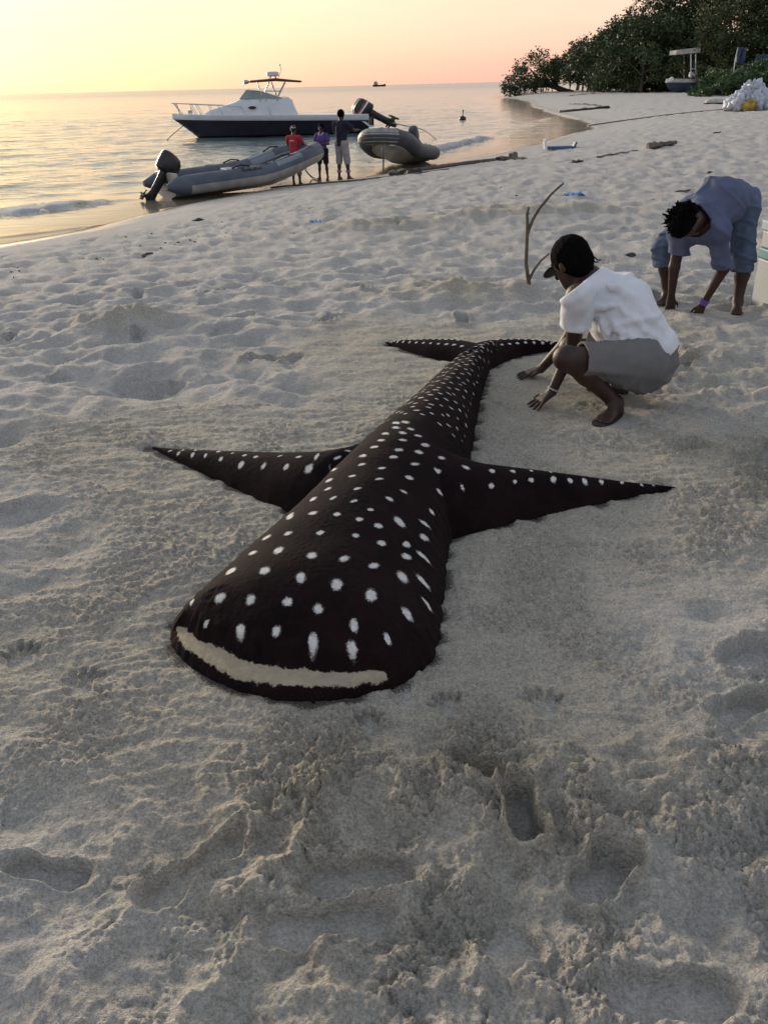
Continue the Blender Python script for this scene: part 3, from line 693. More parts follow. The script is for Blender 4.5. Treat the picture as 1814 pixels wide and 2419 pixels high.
# ------------------------------------------------------------------ the sea
def water_material():
    mt = bpy.data.materials.new('sea_water'); mt.use_nodes = True; t = mt.node_tree; b = t.nodes['Principled BSDF']
    out = t.nodes['Material Output']
    geo = N(t, 'ShaderNodeNewGeometry')
    def A(nm):
        a = N(t, 'ShaderNodeAttribute'); a.attribute_name = nm; return a.outputs['Fac']
    def noise(scale, sx=1, sy=1, detail=3, rot=0.0, rough=0.55):
        mp = N(t, 'ShaderNodeMapping'); mp.inputs['Scale'].default_value = (sx, sy, 1); mp.inputs['Rotation'].default_value = (0, 0, rot)
        L(t, geo.outputs['Position'], mp.inputs[0])
        n = N(t, 'ShaderNodeTexNoise'); n.inputs['Scale'].default_value = scale; n.inputs['Detail'].default_value = detail
        n.inputs['Roughness'].default_value = rough; L(t, mp.outputs[0], n.inputs[0]); return n.outputs[0]
    dep, foam = A('depth'), A('foam')
    deepc = ramp(t, [(0.0, (0.27, 0.235, 0.18)), (0.06, (0.18, 0.19, 0.16)), (0.35, (0.11, 0.16, 0.17)), (1.0, (0.09, 0.125, 0.14))], math_node(t, 'MULTIPLY', dep, 0.45)).outputs[0]
    fn = noise(5.0, 1, 2.2, 5, 1.0, 0.7)
    fm = ramp(t, [(0.42, (0, 0, 0)), (0.62, (1, 1, 1))], math_node(t, 'ADD', foam, math_node(t, 'MULTIPLY_ADD', fn, 1.5, -0.75))).outputs[0]
    c = mixc(t, fm, deepc, (0.55, 0.57, 0.60)); L(t, c, b.inputs['Base Color'])
    b.inputs['IOR'].default_value = 1.33
    ln = N(t, 'ShaderNodeVectorMath', operation='LENGTH'); L(t, geo.outputs['Position'], ln.inputs[0])
    farr = ramp(t, [(0.0, (0.05, 0.05, 0.05)), (0.25, (0.12, 0.12, 0.12)), (1.0, (0.21, 0.21, 0.21))], math_node(t, 'MULTIPLY', ln.outputs['Value'], 1 / 500.0)).outputs[0]
    L(t, math_node(t, 'MULTIPLY_ADD', fm, 0.6, farr), b.inputs['Roughness'])
    calm = ramp(t, [(0.0, (0.06, 0.06, 0.06)), (0.18, (0.22, 0.22, 0.22)), (0.5, (1, 1, 1))], dep).outputs[0]
    hs = math_node(t, 'ADD', math_node(t, 'MULTIPLY', noise(1.1, 0.55, 1.6, 4, 0.45), 0.07), math_node(t, 'MULTIPLY', noise(4.2, 0.6, 1.5, 4, 0.15), 0.034))
    hs = math_node(t, 'MULTIPLY', hs, calm)
    bp = N(t, 'ShaderNodeBump'); bp.inputs['Distance'].default_value = 1.0; bp.inputs['Strength'].default_value = 1.0
    hs = math_node(t, 'ADD', hs, math_node(t, 'MULTIPLY', fm, math_node(t, 'MULTIPLY', noise(16, 1, 1, 5, 0.3, 0.7), 0.12)))
    L(t, hs, bp.inputs['Height']); L(t, bp.outputs[0], b.inputs['Normal'])
    tr = N(t, 'ShaderNodeBsdfTransparent'); mx = N(t, 'ShaderNodeMixShader')
    opa = ramp(t, [(0.0, (0.0, 0.0, 0.0)), (0.008, (0.62, 0.62, 0.62)), (0.12, (0.85, 0.85, 0.85)), (0.35, (1, 1, 1))], math_node(t, 'MAXIMUM', dep, math_node(t, 'MULTIPLY', fm, 0.3))).outputs[0]
    L(t, opa, mx.inputs[0]); L(t, tr.outputs[0], mx.inputs[1]); L(t, b.outputs[0], mx.inputs[2]); L(t, mx.outputs[0], out.inputs[0])
    return mt
M_WATER = water_material()
rad = np.r_[np.exp(np.arange(math.log(9.0), math.log(90), 0.0052)), np.exp(np.arange(math.log(90), math.log(400), 0.012)), np.exp(np.arange(math.log(400), math.log(16000), 0.08)), [18000]]
X, Y, Q = polar(rad, np.arange(-44, 44.01, 0.26), 30)
s0 = shore_dist(X, Y); S = s0 + wob(X, Y)
dep = WZ - zbase(X, Y, S)
r_ = np.hypot(X, Y); amp = sm(0.02, 0.5, dep) * (1 - sm(80, 300, r_))
Z = np.zeros_like(X)
wr = np.random.default_rng(21)
for lam, n_, a_ in ((5.5, 3, 0.014), (2.6, 4, 0.008), (1.3, 6, 0.0045), (0.7, 6, 0.0025)):
    for i in range(n_):
        th = math.radians(-62) + wr.normal(0, 0.45); k_ = 2 * math.pi / (lam * wr.uniform(0.75, 1.3)); ph = wr.uniform(0, 6.28)
        w_ = np.sin(k_ * (X * math.cos(th) + Y * math.sin(th)) + ph + 1.6 * pn(X * .35 / lam * 2, Y * .35 / lam * 2, 100 + i))
        Z += a_ * (w_ + 0.35 * (w_ * w_ - 0.5)) * amp
foam = np.zeros_like(X)
def breaker(x0, y0, x1, y1, h, w, soft=0.6, fo=1.0, fw=0.9):
    global Z, foam
    a = gz(x0, y0, WZ + h * .5)[:2]; b = gz(x1, y1, WZ + h * .5)[:2]; d = b - a; ln = np.linalg.norm(d); d /= ln; n = np.array([-d[1], d[0]])
    u = ((X - a[0]) * d[0] + (Y - a[1]) * d[1]) / ln; v = (X - a[0]) * n[0] + (Y - a[1]) * n[1] + 0.12 * pn(X * 1.1, Y * 1.1, 110) + 0.05 * pn(X * 4, Y * 4, 111)
    e = sm(-0.25, 0.05, u) * (1 - sm(1 - soft * .5, 1.05, u))
    prof = np.where(v > 0, np.exp(-(v / (w * 1.7)) ** 2), np.exp(-(v / (w * 0.55)) ** 2))
    Z += h * e * prof * (0.85 + 0.5 * pn(X * 2, Y * 2, 112))
    foam = np.maximum(foam, fo * e * np.exp(-((v + 0.05 * w) / (w * fw)) ** 2) * (0.75 + 0.6 * pn(X * 1.8, Y * 1.8, 113)))
breaker(-60, 508, 330, 462, 0.10, 0.45, 1.0, 1.15, 1.6)
breaker(-120, 575, 330, 522, 0.018, 0.10, 0.6, 0.0)
breaker(1030, 352, 1170, 318, 0.18, 0.45, 0.7, 1.0)
breaker(1160, 318, 1330, 268, 0.06, 0.5, 0.7, 0.45)
breaker(860, 385, 1010, 366, 0.05, 0.22, 0.7, 0.5)
edge = np.exp(-((dep - 0.012) / 0.012) ** 2); foam = np.maximum(foam, 0.42 * edge * (0.55 + 0.9 * pn(X * .8, Y * .8, 114)))
foam = np.maximum(foam, 0.36 * np.exp(-((dep - 0.10) / 0.05) ** 2) * (0.5 + 1.2 * pn(X * .5, Y * .5, 115)))
keep = (dep[Q].max(1) > -0.05)
Q = np.ascontiguousarray(Q[keep]); used = np.unique(Q); mp_ = np.full(len(X), -1); mp_[used] = np.arange(len(used))
me = mesh_np('sea', np.stack([X, Y, WZ + Z], 1)[used], mp_[Q], M_WATER)
attr(me, 'depth', np.clip(dep, 0, 2.2)[used]); attr(me, 'foam', foam[used])
sea = link('sea', me, kind='structure'); sea['label'] = 'calm sea with low ripples reaching the horizon'
# ------------------------------------------------------------------ people: bodies grown as one surface from limb volumes
def surface_nets(v, org, h):
    s = v < 0
    cnt = sum(s[a:v.shape[0] - 1 + a, b:v.shape[1] - 1 + b, c:v.shape[2] - 1 + c].astype(np.int8) for a in (0, 1) for b in (0, 1) for c in (0, 1))
    act = (cnt > 0) & (cnt < 8); idx = np.full(act.shape, -1, np.int64); ijk = np.argwhere(act); idx[act] = np.arange(len(ijk))
    cor = [(a, b, c) for a in (0, 1) for b in (0, 1) for c in (0, 1)]
    val = {c: v[ijk[:, 0] + c[0], ijk[:, 1] + c[1], ijk[:, 2] + c[2]] for c in cor}
    acc = np.zeros((len(ijk), 3)); n = np.zeros(len(ijk))
    for c in cor:
        for ax in range(3):
            if c[ax]: continue
            d = list(c); d[ax] = 1; va, vb = val[c], val[tuple(d)]; q = (va < 0) != (vb < 0)
            t = np.where(q, va / np.where(q, va - vb, 1), 0); p = np.tile(np.array(c, float), (len(ijk), 1)); p[:, ax] = t
            acc += p * q[:, None]; n += q
    P = np.array(org) + (ijk + acc / n[:, None]) * h
    Fs = []
    for ax in range(3):
        o1, o2 = [(1, 2), (2, 0), (0, 1)][ax]
        sl0 = [slice(None)] * 3; sl1 = [slice(None)] * 3; sl0[ax] = slice(0, -1); sl1[ax] = slice(1, None)
        e = s[tuple(sl0)] != s[tuple(sl1)]; E = np.argwhere(e)
        ok = (E[:, o1] > 0) & (E[:, o2] > 0) & (E[:, o1] < v.shape[o1] - 1) & (E[:, o2] < v.shape[o2] - 1) & (E[:, ax] < v.shape[ax] - 1); E = E[ok]
        def cell(d1, d2):
            q = E.copy(); q[:, o1] -= d1; q[:, o2] -= d2; return idx[q[:, 0], q[:, 1], q[:, 2]]
        fq = np.stack([cell(1, 1), cell(0, 1), cell(0, 0), cell(1, 0)], 1)
        fl = s[E[:, 0], E[:, 1], E[:, 2]]; fq[~fl] = fq[~fl][:, ::-1]; Fs.append(fq)
    Fq = np.vstack(Fs); return P, np.ascontiguousarray(Fq[(Fq >= 0).all(1)])
class Vol:
    def __init__(s): s.p = []; s.cut = []; s.sub = []
    def cone(s, a, b, ra, rb=None, k=0.03): s.p.append(('c', np.array(a, float), np.array(b, float), ra, rb if rb is not None else ra, k)); return s
    def ball(s, c, r, ax=None, k=0.03):
        r = np.array(r if hasattr(r, '__len__') else (r, r, r), float)
        s.p.append(('e', np.array(c, float), r, np.eye(3) if ax is None else np.array(ax, float), None, k)); return s
    def plane(s, p, n): s.cut.append((np.array(p, float), np.array(n, float) / np.linalg.norm(n))); return s     # keeps the side away from n
    def plane_near(s, p, n, rad): s.cut.append((np.array(p, float), np.array(n, float) / np.linalg.norm(n), rad)); return s
    def minus(s, a, b, ra, rb): s.sub.append((np.array(a, float), np.array(b, float), ra, rb)); return s
    def mesh(s, h, crease=0.0, cdir_=(0, 0, 1), wrinkle=0.0, wl=0.09, seed=0, shell=0.0, rough=0.0):
        lo = np.full(3, 1e9); hi = -lo
        for p in s.p:
            if p[0] == 'c':
                r = max(p[3], p[4]); lo = np.minimum(lo, np.minimum(p[1], p[2]) - r); hi = np.maximum(hi, np.maximum(p[1], p[2]) + r)
            else: r = p[2].max(); lo = np.minimum(lo, p[1] - r); hi = np.maximum(hi, p[1] + r)
        lo -= 4 * h + .03; hi += 4 * h + .03; n = np.ceil((hi - lo) / h).astype(int) + 1
        ax = [(lo[i] + h * np.arange(n[i])).astype(np.float32) for i in range(3)]
        D = np.full(n, 0.5, np.float32); pad = 0.07
        def sub(pl, ph):
            i0 = np.clip(((pl - pad - lo) / h).astype(int), 0, n - 1); i1 = np.clip(((ph + pad - lo) / h).astype(int) + 2, 1, n)
            return tuple(slice(a, b) for a, b in zip(i0, i1))
        def cone_d(sl, a, b, ra, rb):
            x = ax[0][sl[0]][:, None, None]; y = ax[1][sl[1]][None, :, None]; z = ax[2][sl[2]][None, None, :]
            d = b - a; l2 = float(d @ d) + 1e-12
            t = np.clip(((x - a[0]) * d[0] + (y - a[1]) * d[1] + (z - a[2]) * d[2]) / l2, 0, 1)
            return np.sqrt((x - a[0] - t * d[0]) ** 2 + (y - a[1] - t * d[1]) ** 2 + (z - a[2] - t * d[2]) ** 2) - (ra + (rb - ra) * t)
        for p in s.p:
            if p[0] == 'c':
                r = max(p[3], p[4]); sl = sub(np.minimum(p[1], p[2]) - r, np.maximum(p[1], p[2]) + r); d = cone_d(sl, p[1], p[2], p[3], p[4])
            else:
                r = p[2].max(); sl = sub(p[1] - r, p[1] + r)
                x = ax[0][sl[0]][:, None, None] - p[1][0]; y = ax[1][sl[1]][None, :, None] - p[1][1]; z = ax[2][sl[2]][None, None, :] - p[1][2]
                M_ = p[3]; q = [M_[i][0] * x + M_[i][1] * y + M_[i][2] * z for i in range(3)]
                k0 = np.sqrt(sum((q[i] / p[2][i]) ** 2 for i in range(3))); k1 = np.sqrt(sum((q[i] / p[2][i] ** 2) ** 2 for i in range(3))) + 1e-9
                d = k0 * (k0 - 1) / k1
            k = p[5]; o = D[sl]; hh = np.clip(0.5 + 0.5 * (o - d) / k, 0, 1); D[sl] = o * (1 - hh) + d * hh - k * hh * (1 - hh)
        xx = ax[0][:, None, None]; yy_ = ax[1][None, :, None]; zz = ax[2][None, None, :]
        if wrinkle:
            r_ = np.random.default_rng(seed); w = 0
            for i in range(7):
                kv = r_.normal(size=3); kv[2] *= 0.6; kv *= 2 * math.pi / (wl * r_.uniform(.6, 1.8)) / np.linalg.norm(kv)
                w = w + np.sin(kv[0] * xx + kv[1] * yy_ + kv[2] * zz + r_.uniform(0, 6.28) + 1.5 * np.sin(kv[1] * .6 * xx - kv[0] * .5 * zz)) / 3.0
            D = D + wrinkle * w
        if crease:
            r_ = np.random.default_rng(seed + 50)
            for i in range(5):
                kv = r_.normal(size=3) + np.array(cdir_) * 2.0; kv *= 2 * math.pi / (wl * 1.6 * r_.uniform(.7, 1.5)) / np.linalg.norm(kv)
                ph = kv[0] * xx + kv[1] * yy_ + kv[2] * zz + r_.uniform(0, 6.28) + 1.2 * np.sin(6 * xx * r_.normal() + 7 * zz + 5 * yy_)
                gate = np.clip(np.sin(5 * r_.normal() * xx + 6 * zz * r_.normal() + 5 * yy_ + i) , 0, 1)
                D = D - crease * gate * np.exp(-(np.sin(ph / 2) / .32) ** 2)
        if shell: D = np.maximum(D, -(D + shell))
        for c in s.cut:
            d = (xx - c[0][0]) * c[1][0] + (yy_ - c[0][1]) * c[1][1] + (zz - c[0][2]) * c[1][2]
            if len(c) == 3:
                far = (xx - c[0][0]) ** 2 + (yy_ - c[0][1]) ** 2 + (zz - c[0][2]) ** 2 > c[2] ** 2
                D = np.maximum(D, np.where(far, -1, d))
            else: D = np.maximum(D, d)
        for a, b, ra, rb in s.sub:
            sl = sub(np.minimum(a, b) - max(ra, rb), np.maximum(a, b) + max(ra, rb)); D[sl] = np.maximum(D[sl], -cone_d(sl, a, b, ra, rb))
        return surface_nets(D, lo, h)
    def build(s, name, material, parent, h, smooth_it=2, **kw):
        lab = kw.pop('label', None)
        P, Fq = s.mesh(h, **kw)
        # relax a little
        for _ in range(smooth_it):
            acc = np.zeros_like(P); c = np.zeros(len(P))
            for i in range(4):
                a = Fq[:, i]; b = Fq[:, (i + 1) % 4]; np.add.at(acc, a, P[b]); np.add.at(c, a, 1); np.add.at(acc, b, P[a]); np.add.at(c, b, 1)
            P = 0.55 * P + 0.45 * acc / np.maximum(c, 1)[:, None]
        me = mesh_np(name, P - np.array(parent.location), Fq, material)
        return link(name, me, parent, lab)
def unit(v): v = np.array(v, float); return v / (np.linalg.norm(v) + 1e-9)
def hand(v, wrist, d, palm, s=1.0, spread=0.22, curl=0.25, side=1):
    """palm and five separate fingers; d: towards the finger tips, palm: facing direction"""
    d = unit(d); palm = unit(np.array(palm) - d * (np.array(palm) @ d)); w = np.cross(d, palm) * side; W = np.array(wrist)
    for k_ in (-1, 0, 1): v.cone(W + w * k_ * .012 * s, W + d * .075 * s + w * k_ * .026 * s, .019 * s, .014 * s, .012)
    for k_, ln in zip((-1.5, -.5, .5, 1.5), (.062, .078, .083, .072)):
        b = W + d * .078 * s + w * k_ * .0205 * s; dd = unit(d + w * k_ * spread * .6 + palm * curl * .4)
        m_ = b + dd * ln * .5 * s; e = m_ + unit(dd + palm * curl) * ln * .5 * s
        v.cone(b - d * .01, m_, .0098 * s, .009 * s, .004).cone(m_, e, .009 * s, .0068 * s, .003)
    b = W + d * .025 * s + w * .026 * s; m_ = b + unit(d * .75 + w * .75) * .04 * s; e = m_ + unit(d * .95 + w * .3 + palm * curl) * .034 * s
    v.cone(b, m_, .013 * s, .0105 * s, .008).cone(m_, e, .0105 * s, .008 * s, .003)
def foot(v, ankle, toe, s=1.0):
    a = np.array(ankle); t = np.array(toe); d = unit((t - a) * (1, 1, 0)); side = np.cross(d, (0, 0, 1)); base = a.copy(); base[2] = t[2] + .012 * s
    v.cone(a, base - d * .035 * s, .036 * s, .032 * s, .02).cone(a, base + d * .09 * s, .036 * s, .03 * s, .03)
    v.cone(base - d * .03 * s, base + d * .1 * s, .030 * s, .03 * s, .02)
    for k_ in (-1, 0, 1): v.cone(base + d * .07 * s + side * k_ * .014 * s, base + d * .13 * s + side * k_ * .026 * s, .026 * s, .018 * s, .015)
    for k_ in range(5):
        o = (k_ - 2) * .0185 * s; b = base + d * (.13 - .006 * abs(k_ - 1.2)) * s + side * o
        v.cone(b, b + d * .034 * s - np.array([0, 0, .004]) * s, .0125 * s if k_ in (0,) else .0102 * s, .009 * s, .004)
def head_vol(v, c, face, up, s=1.0, detail=True):
    face = unit(face); up = unit(np.array(up) - face * (np.array(up) @ face)); lat = np.cross(face, up); A_ = [face, lat, up]; c = np.array(c, float)
    v.ball(c + up * .02 * s, (.095 * s, .076 * s, .100 * s), A_, .02)
    v.ball(c + face * .022 * s - up * .055 * s, (.068 * s, .058 * s, .070 * s), A_, .03)
    v.cone(c + face * .055 * s - up * .095 * s, c + face * .06 * s - up * .098 * s, .024 * s, .022 * s, .03)
    v.cone(c + face * .092 * s + up * .005 * s, c + face * .112 * s - up * .035 * s, .009 * s, .014 * s, .012)
    for q in (-1, 1):
        v.ball(c + lat * q * .080 * s - up * .015 * s - face * .005 * s, (.02 * s, .010 * s, .032 * s), A_, .008)
        v.cone(c + face * .085 * s + lat * q * .015 * s + up * .028 * s, c + face * .075 * s + lat * q * .05 * s + up * .028 * s, .011 * s, .009 * s, .012)
        v.cone(c + face * .083 * s + lat * q * .0 - up * .066 * s, c + face * .076 * s + lat * q * .022 * s - up * .066 * s, .008 * s, .006 * s, .006)
    return face, lat, up
def skin_mat(name, c, c2): return mat(name, c, 0.55, 0.1, 14, 0.15, 90, 0.4, col2=c2)
M_SKIN = skin_mat('dark_brown_skin', (0.032, 0.015, 0.011), (0.048, 0.023, 0.016))
M_SKIN2 = skin_mat('brown_skin', (0.055, 0.027, 0.019), (0.08, 0.04, 0.028))
M_HAIR = mat('black_hair', (0.0045, 0.004, 0.004), 0.9, 0.3, 60, 0.8, 160, 0.03)
M_WHITE = mat('white_cotton', (0.66, 0.68, 0.72), 0.9, 0.04, 5, 0.35, 130, 0.2, sheen=0.15)
M_GREYSH = mat('grey_cotton_twill', (0.155, 0.15, 0.15), 0.9, 0.1, 6, 0.3, 160, 0.2)
M_SHIRT2 = mat('mauve_blue_chambray', (0.095, 0.113, 0.185), 0.92, 0.12, 8, 0.3, 160, 0.2)
M_DENIM = mat('faded_denim', (0.08, 0.108, 0.165), 0.9, 0.22, 9, 0.4, 180, 0.2)
M_BLACKCLOTH = mat('black_cloth', (0.012, 0.012, 0.014), 0.85, 0.2, 20, 0.3, 120, 0.3)
M_RUBBER = mat('dark_rubber', (0.02, 0.02, 0.022), 0.7, 0.2, 20, 0.2, 60, 0.4)
M_CORD = mat('pale_cord', (0.5, 0.48, 0.44), 0.8, 0.1, 30)
M_PURPLE = mat('purple_cord', (0.16, 0.10, 0.33), 0.8, 0.1, 30)
def kpt(x, y, Y): return at(x * K, y * K, Y)

# ---- crouching man in a white T-shirt beside the tail
cm = empty('person', gz(1300 * K, 900 * K), 'man crouching beside the shark in white T-shirt and grey shorts', 'person')
pel = kpt(1398, 778, 4.42); chest = kpt(1335, 668, 4.52); neck = kpt(1272, 603, 4.57); hd = kpt(1233, 566, 4.60)
shL = kpt(1247, 640, 4.37); shR = kpt(1282, 622, 4.74); elL = kpt(1238, 748, 4.44); wrL = kpt(1192, 846, 4.42); elR = kpt(1225, 738, 4.86); wrR = kpt(1168, 797, 4.93)
hipL = kpt(1378, 788, 4.30); hipR = kpt(1405, 775, 4.55); knL = kpt(1222, 774, 4.20); knR = kpt(1232, 752, 4.72)
anL = gz(1322 * K, 903 * K, 0.0) + (0.015, 0.02, 0.075); anR = np.array([1.34, 4.60, 0.085])
toeL = gz(1285 * K, 922 * K, 0.012); toeL[2] = .012; toeR = np.array([1.16, 4.68, 0.01])
fdir = unit((-0.54, 0.66, -0.52)); upd = unit((-0.34, 0.40, 0.85))
v = Vol()
v.cone(pel, chest, .13, .135, .08).cone(chest, neck, .13, .075, .06).cone(shL, shR, .06, .06, .06).cone(neck, hd - upd * .05, .052, .05, .03)
for sh, el, wr in ((shL, elL, wrL), (shR, elR, wrR)): v.cone(sh, el, .052, .040, .03).cone(el, wr, .039, .026, .02)
for hp_, kn, an in ((hipL, knL, anL), (hipR, knR, anR)):
    v.cone(hp_, kn, .088, .060, .04).ball(kn, .056, k=.03)
    md = an * .35 + kn * .65 + unit((kn - an) * (-1, -1, 0)) * .018
    v.cone(kn, md, .052, .056, .03).cone(md, an, .055, .034, .03)
foot(v, anL, toeL); foot(v, anR, toeR)
hand(v, wrL, gz(1150 * K, 878 * K, .012) - wrL, (0, 0, -1), 1.0, .5, 0.12, side=-1)
hand(v, wrR, gz(1118 * K, 813 * K, .012) - wrR, (0, 0, -1), 1.0, .35, 0.12, side=1)
head_vol(v, hd, fdir, upd, 1.08)
v.build('body', M_SKIN, cm, .0065)
sp = unit(neck - pel)
def ap(a, b, t): return np.array(a) * (1 - t) + np.array(b) * t
sh = Vol()
sh.cone(pel + sp * .03, chest, .180, .174, .09).cone(chest, ap(chest, neck, .8), .162, .10, .07).cone(shL, shR, .078, .078, .07)
for a, b in ((shL, elL), (shR, elR)):
    sh.cone(a, ap(a, b, .60), .078, .083, .035); sh.plane_near(ap(a, b, .58), b - a, .105)
sh.plane(ap(chest, neck, .96) + sp * .02, sp)
_e1 = unit(CAM - chest); _e1 = unit(_e1 - sp * (_e1 @ sp)); _e2 = np.cross(sp, _e1)
def surf(t_, an, R_): return ap(pel, neck, t_) + R_ * (math.cos(an) * _e1 + math.sin(an) * _e2)
for (t0_, a0_, t1_, a1_, rr_) in ((.12, .95, .78, .55, .017), (.10, .60, .62, .25, .015), (.16, -.35, .52, -.12, .015), (.06, .15, .36, .02, .014), (.52, .95, .86, .35, .015), (.20, -.8, .60, -.45, .016), (.66, .1, .80, -.5, .013), (.30, .8, .5, .75, .018)):
    n_ = 6; P_ = [surf(t0_ + (t1_ - t0_) * i / n_, a0_ + (a1_ - a0_) * i / n_ + .05 * math.sin(i * 2.1), .172 + .004 * math.sin(i)) for i in range(n_ + 1)]
    for i in range(n_): sh.cone(P_[i], P_[i + 1], rr_ * (.5 + .5 * math.sin(math.pi * (i + .3) / (n_ + .6))), rr_ * (.5 + .5 * math.sin(math.pi * (i + 1.3) / (n_ + .6))), .022)
hem = kpt(1362, 752, 4.36); hn = -unit(kpt(1300, 660, 4.45) - kpt(1362, 762, 4.36)); hn = unit(hn + np.array([.12, 0, 0]))
sh.plane(kpt(1420, 782, 4.36), hn)
sh.minus(kpt(1392, 800, 4.22), kpt(1384, 762, 4.26), .03, .006)
sh.build('shirt', M_WHITE, cm, .0065, smooth_it=1, wrinkle=.0050, wl=.12, seed=4, shell=.018, crease=.013, cdir_=tuple(sp))
so = Vol()
so.cone(hipL, hipR, .138, .138, .06).cone(pel, pel + sp * .10, .145, .145, .06)
for a, b in ((hipL, knL), (hipR, knR)):
    so.cone(a, ap(a, b, .95), .122, .088, .05); so.plane_near(ap(a, b, .80), b - a, .22)
so.plane_near(pel + sp * .20, sp, .2)
so.build('shorts', M_GREYSH, cm, .0065, smooth_it=1, wrinkle=.0045, wl=.09, seed=9, shell=.018, crease=.012, cdir_=tuple(unit(knL - hipL)))
hr = Vol(); A_ = [fdir, np.cross(fdir, upd), upd]
hr.ball(hd + upd * .028 - fdir * .012, (.112, .096, .112), A_, .02).ball(hd - fdir * .045 - upd * .035, (.07, .078, .075), A_, .04)
hr.plane(hd + fdir * .055 + upd * .005, fdir * .75 - upd * .66)
hr.build('hair', M_HAIR, cm, .0055, wrinkle=.002, wl=.03, seed=2)
lat = np.cross(fdir, upd)
b = MB(); bc = hd + fdir * .095 + upd * .012
ring = []
for rr, dz in ((.0, .012), (.55, .010), (1.0, 0.0)):
    ring.append([bc + fdir * (.075 * rr * math.cos(t_) + .01) + lat * .085 * rr * math.sin(t_) - upd * (dz * -1 + .02 * rr * math.cos(t_)) for t_ in np.linspace(-1.75, 1.75, 14)])
b.loft(ring, closed=False, cap=False); bo = b.build('visor_brim', M_BLACKCLOTH, cm); bo.matrix_parent_inverse = Matrix.Translation(-cm.location)
mo = bo.modifiers.new('thick', 'SOLIDIFY'); mo.thickness = .006
b = MB()
k0 = kpt(1266, 552, 4.56)
for du in ((1282, 553, 1291, 563, 1298, 561), (1275, 562, 1284, 566, 1292, 566)):
    p = [k0, kpt(du[0], du[1], 4.55), kpt(du[2], du[3], 4.54), kpt(du[4], du[5], 4.54)]
    b.tube(chaikin(np.array(p), 2, False), .0065, 7, flat=.55)
b.ball(k0, (.016, .014, .016))
bo = b.build('strap_knot', M_BLACKCLOTH, cm); bo.matrix_parent_inverse = Matrix.Translation(-cm.location)
def ringband(name, c, axis, r, tr, m_, par):
    axis = unit(axis); e1 = unit(np.cross(axis, (0, 1, .3))); e2 = np.cross(axis, e1)
    b_ = MB(); b_.tube([np.array(c) + r * (math.cos(t_) * e1 + math.sin(t_) * e2) for t_ in np.linspace(0, 2 * math.pi, 21)], tr, 6, cap=False)
    o = b_.build(name, m_, par); o.matrix_parent_inverse = Matrix.Translation(-par.location); return o
ringband('bracelet', ap(wrL, elL, .06), elL - wrL, .031, .0042, M_CORD, cm)
def sandal(ankle, toe, par):
    a = np.array(ankle) * (1, 1, 0); t = np.array(toe) * (1, 1, 0); d = unit(t - a); s_ = np.cross(d, (0, 0, 1)); P = []
    for q in np.linspace(0, 2 * math.pi, 26)[:-1]:
        u = math.cos(q); w = .052 * (abs(math.sin(q)) ** .75) * np.sign(math.sin(q)) * (1.0 + .18 * u); P.append(a + d * (.065 + .145 * u) + s_ * w)
    b_ = MB(); b_.loft([[p + (0, 0, .000) for p in P], [p + (0, 0, .016) for p in P]])
    o = b_.build('flip_flop', M_RUBBER, par); o.matrix_parent_inverse = Matrix.Translation(-par.location)
sandal(anL, toeL, cm)

# ---- man bending forward, digging with both hands
bm_ = empty('person', gz(1560 * K, 680 * K), 'man in rolled jeans and denim-blue shirt bending over with both hands in the sand', 'person')
pel = kpt(1588, 440, 6.62); chest = kpt(1553, 438, 6.42); neck = kpt(1508, 470, 6.24); hd = kpt(1482, 478, 6.14)
shA = kpt(1472, 500, 6.40); shB = kpt(1545, 498, 6.20); elA = kpt(1456, 577, 6.42); elB = kpt(1563, 580, 6.28); wrA = kpt(1449, 642, 6.52); wrB = kpt(1517, 657, 6.36)
hipA = kpt(1500, 455, 6.86); hipB = kpt(1600, 450, 6.52); knA = kpt(1431, 540, 6.74); knB = kpt(1606, 552, 6.42)
anA = kpt(1440, 638, 6.74); anB = kpt(1592, 655, 6.40); anA[2] = max(anA[2], .07); anB[2] = max(anB[2], .07)
toeA = np.array([anA[0] - .10, anA[1] - .13, .012]); toeB = np.array([anB[0] - .06, anB[1] - .16, .012])
fdir = unit((0.50, -0.22, -0.80)); upd = unit((-0.80, -0.42, -0.05))
v = Vol()
v.cone(pel, chest, .12, .13, .08).cone(chest, neck, .12, .065, .06).cone(shA, shB, .058, .058, .06).cone(neck, hd - upd * .04, .05, .048, .03)
for sh_, el, wr in ((shA, elA, wrA), (shB, elB, wrB)): v.cone(sh_, el, .050, .039, .03).cone(el, wr, .040, .027, .02)
v.cone(hipA, hipB, .09, .09, .05)
for hp_, kn, an in ((hipA, knA, anA), (hipB, knB, anB)):
    v.cone(hp_, kn, .085, .058, .04); md = an * .4 + kn * .6 + np.array([.012, .012, 0])
    v.cone(kn, md, .051, .053, .03).cone(md, an, .052, .034, .03)
foot(v, anA, toeA, .95); foot(v, anB, toeB, .95)
hand(v, wrA, (0.03, -.05, -1), (0, 1, 0), .95, .3, .3, side=1); hand(v, wrB, (-.25, 0, -.9), (0, 1, 0), .95, .3, .3, side=-1)
head_vol(v, hd, fdir, upd, 1.05)
v.build('body', M_SKIN, bm_, .0085)
sh = Vol()
sh.cone(ap(pel, chest, .1), chest, .158, .165, .08).cone(chest, ap(chest, neck, .9), .158, .098, .07).cone(shA, shB, .094, .096, .07)
for a, b in ((shA, elA), (shB, elB)):
    ct_ = .62 if a is shA else .93; sh.cone(a, ap(a, b, ct_ + .02), .072, .066, .035); sh.plane_near(ap(a, b, ct_), b - a, .10)
sh.cone(pel, pel + (.11, -.02, .035), .10, .06, .05)
sh.plane_near(ap(chest, neck, 1.10), neck - chest, .12); sh.plane(pel + unit(pel - chest) * .10, pel - chest + np.array([0, 0, -.10]))
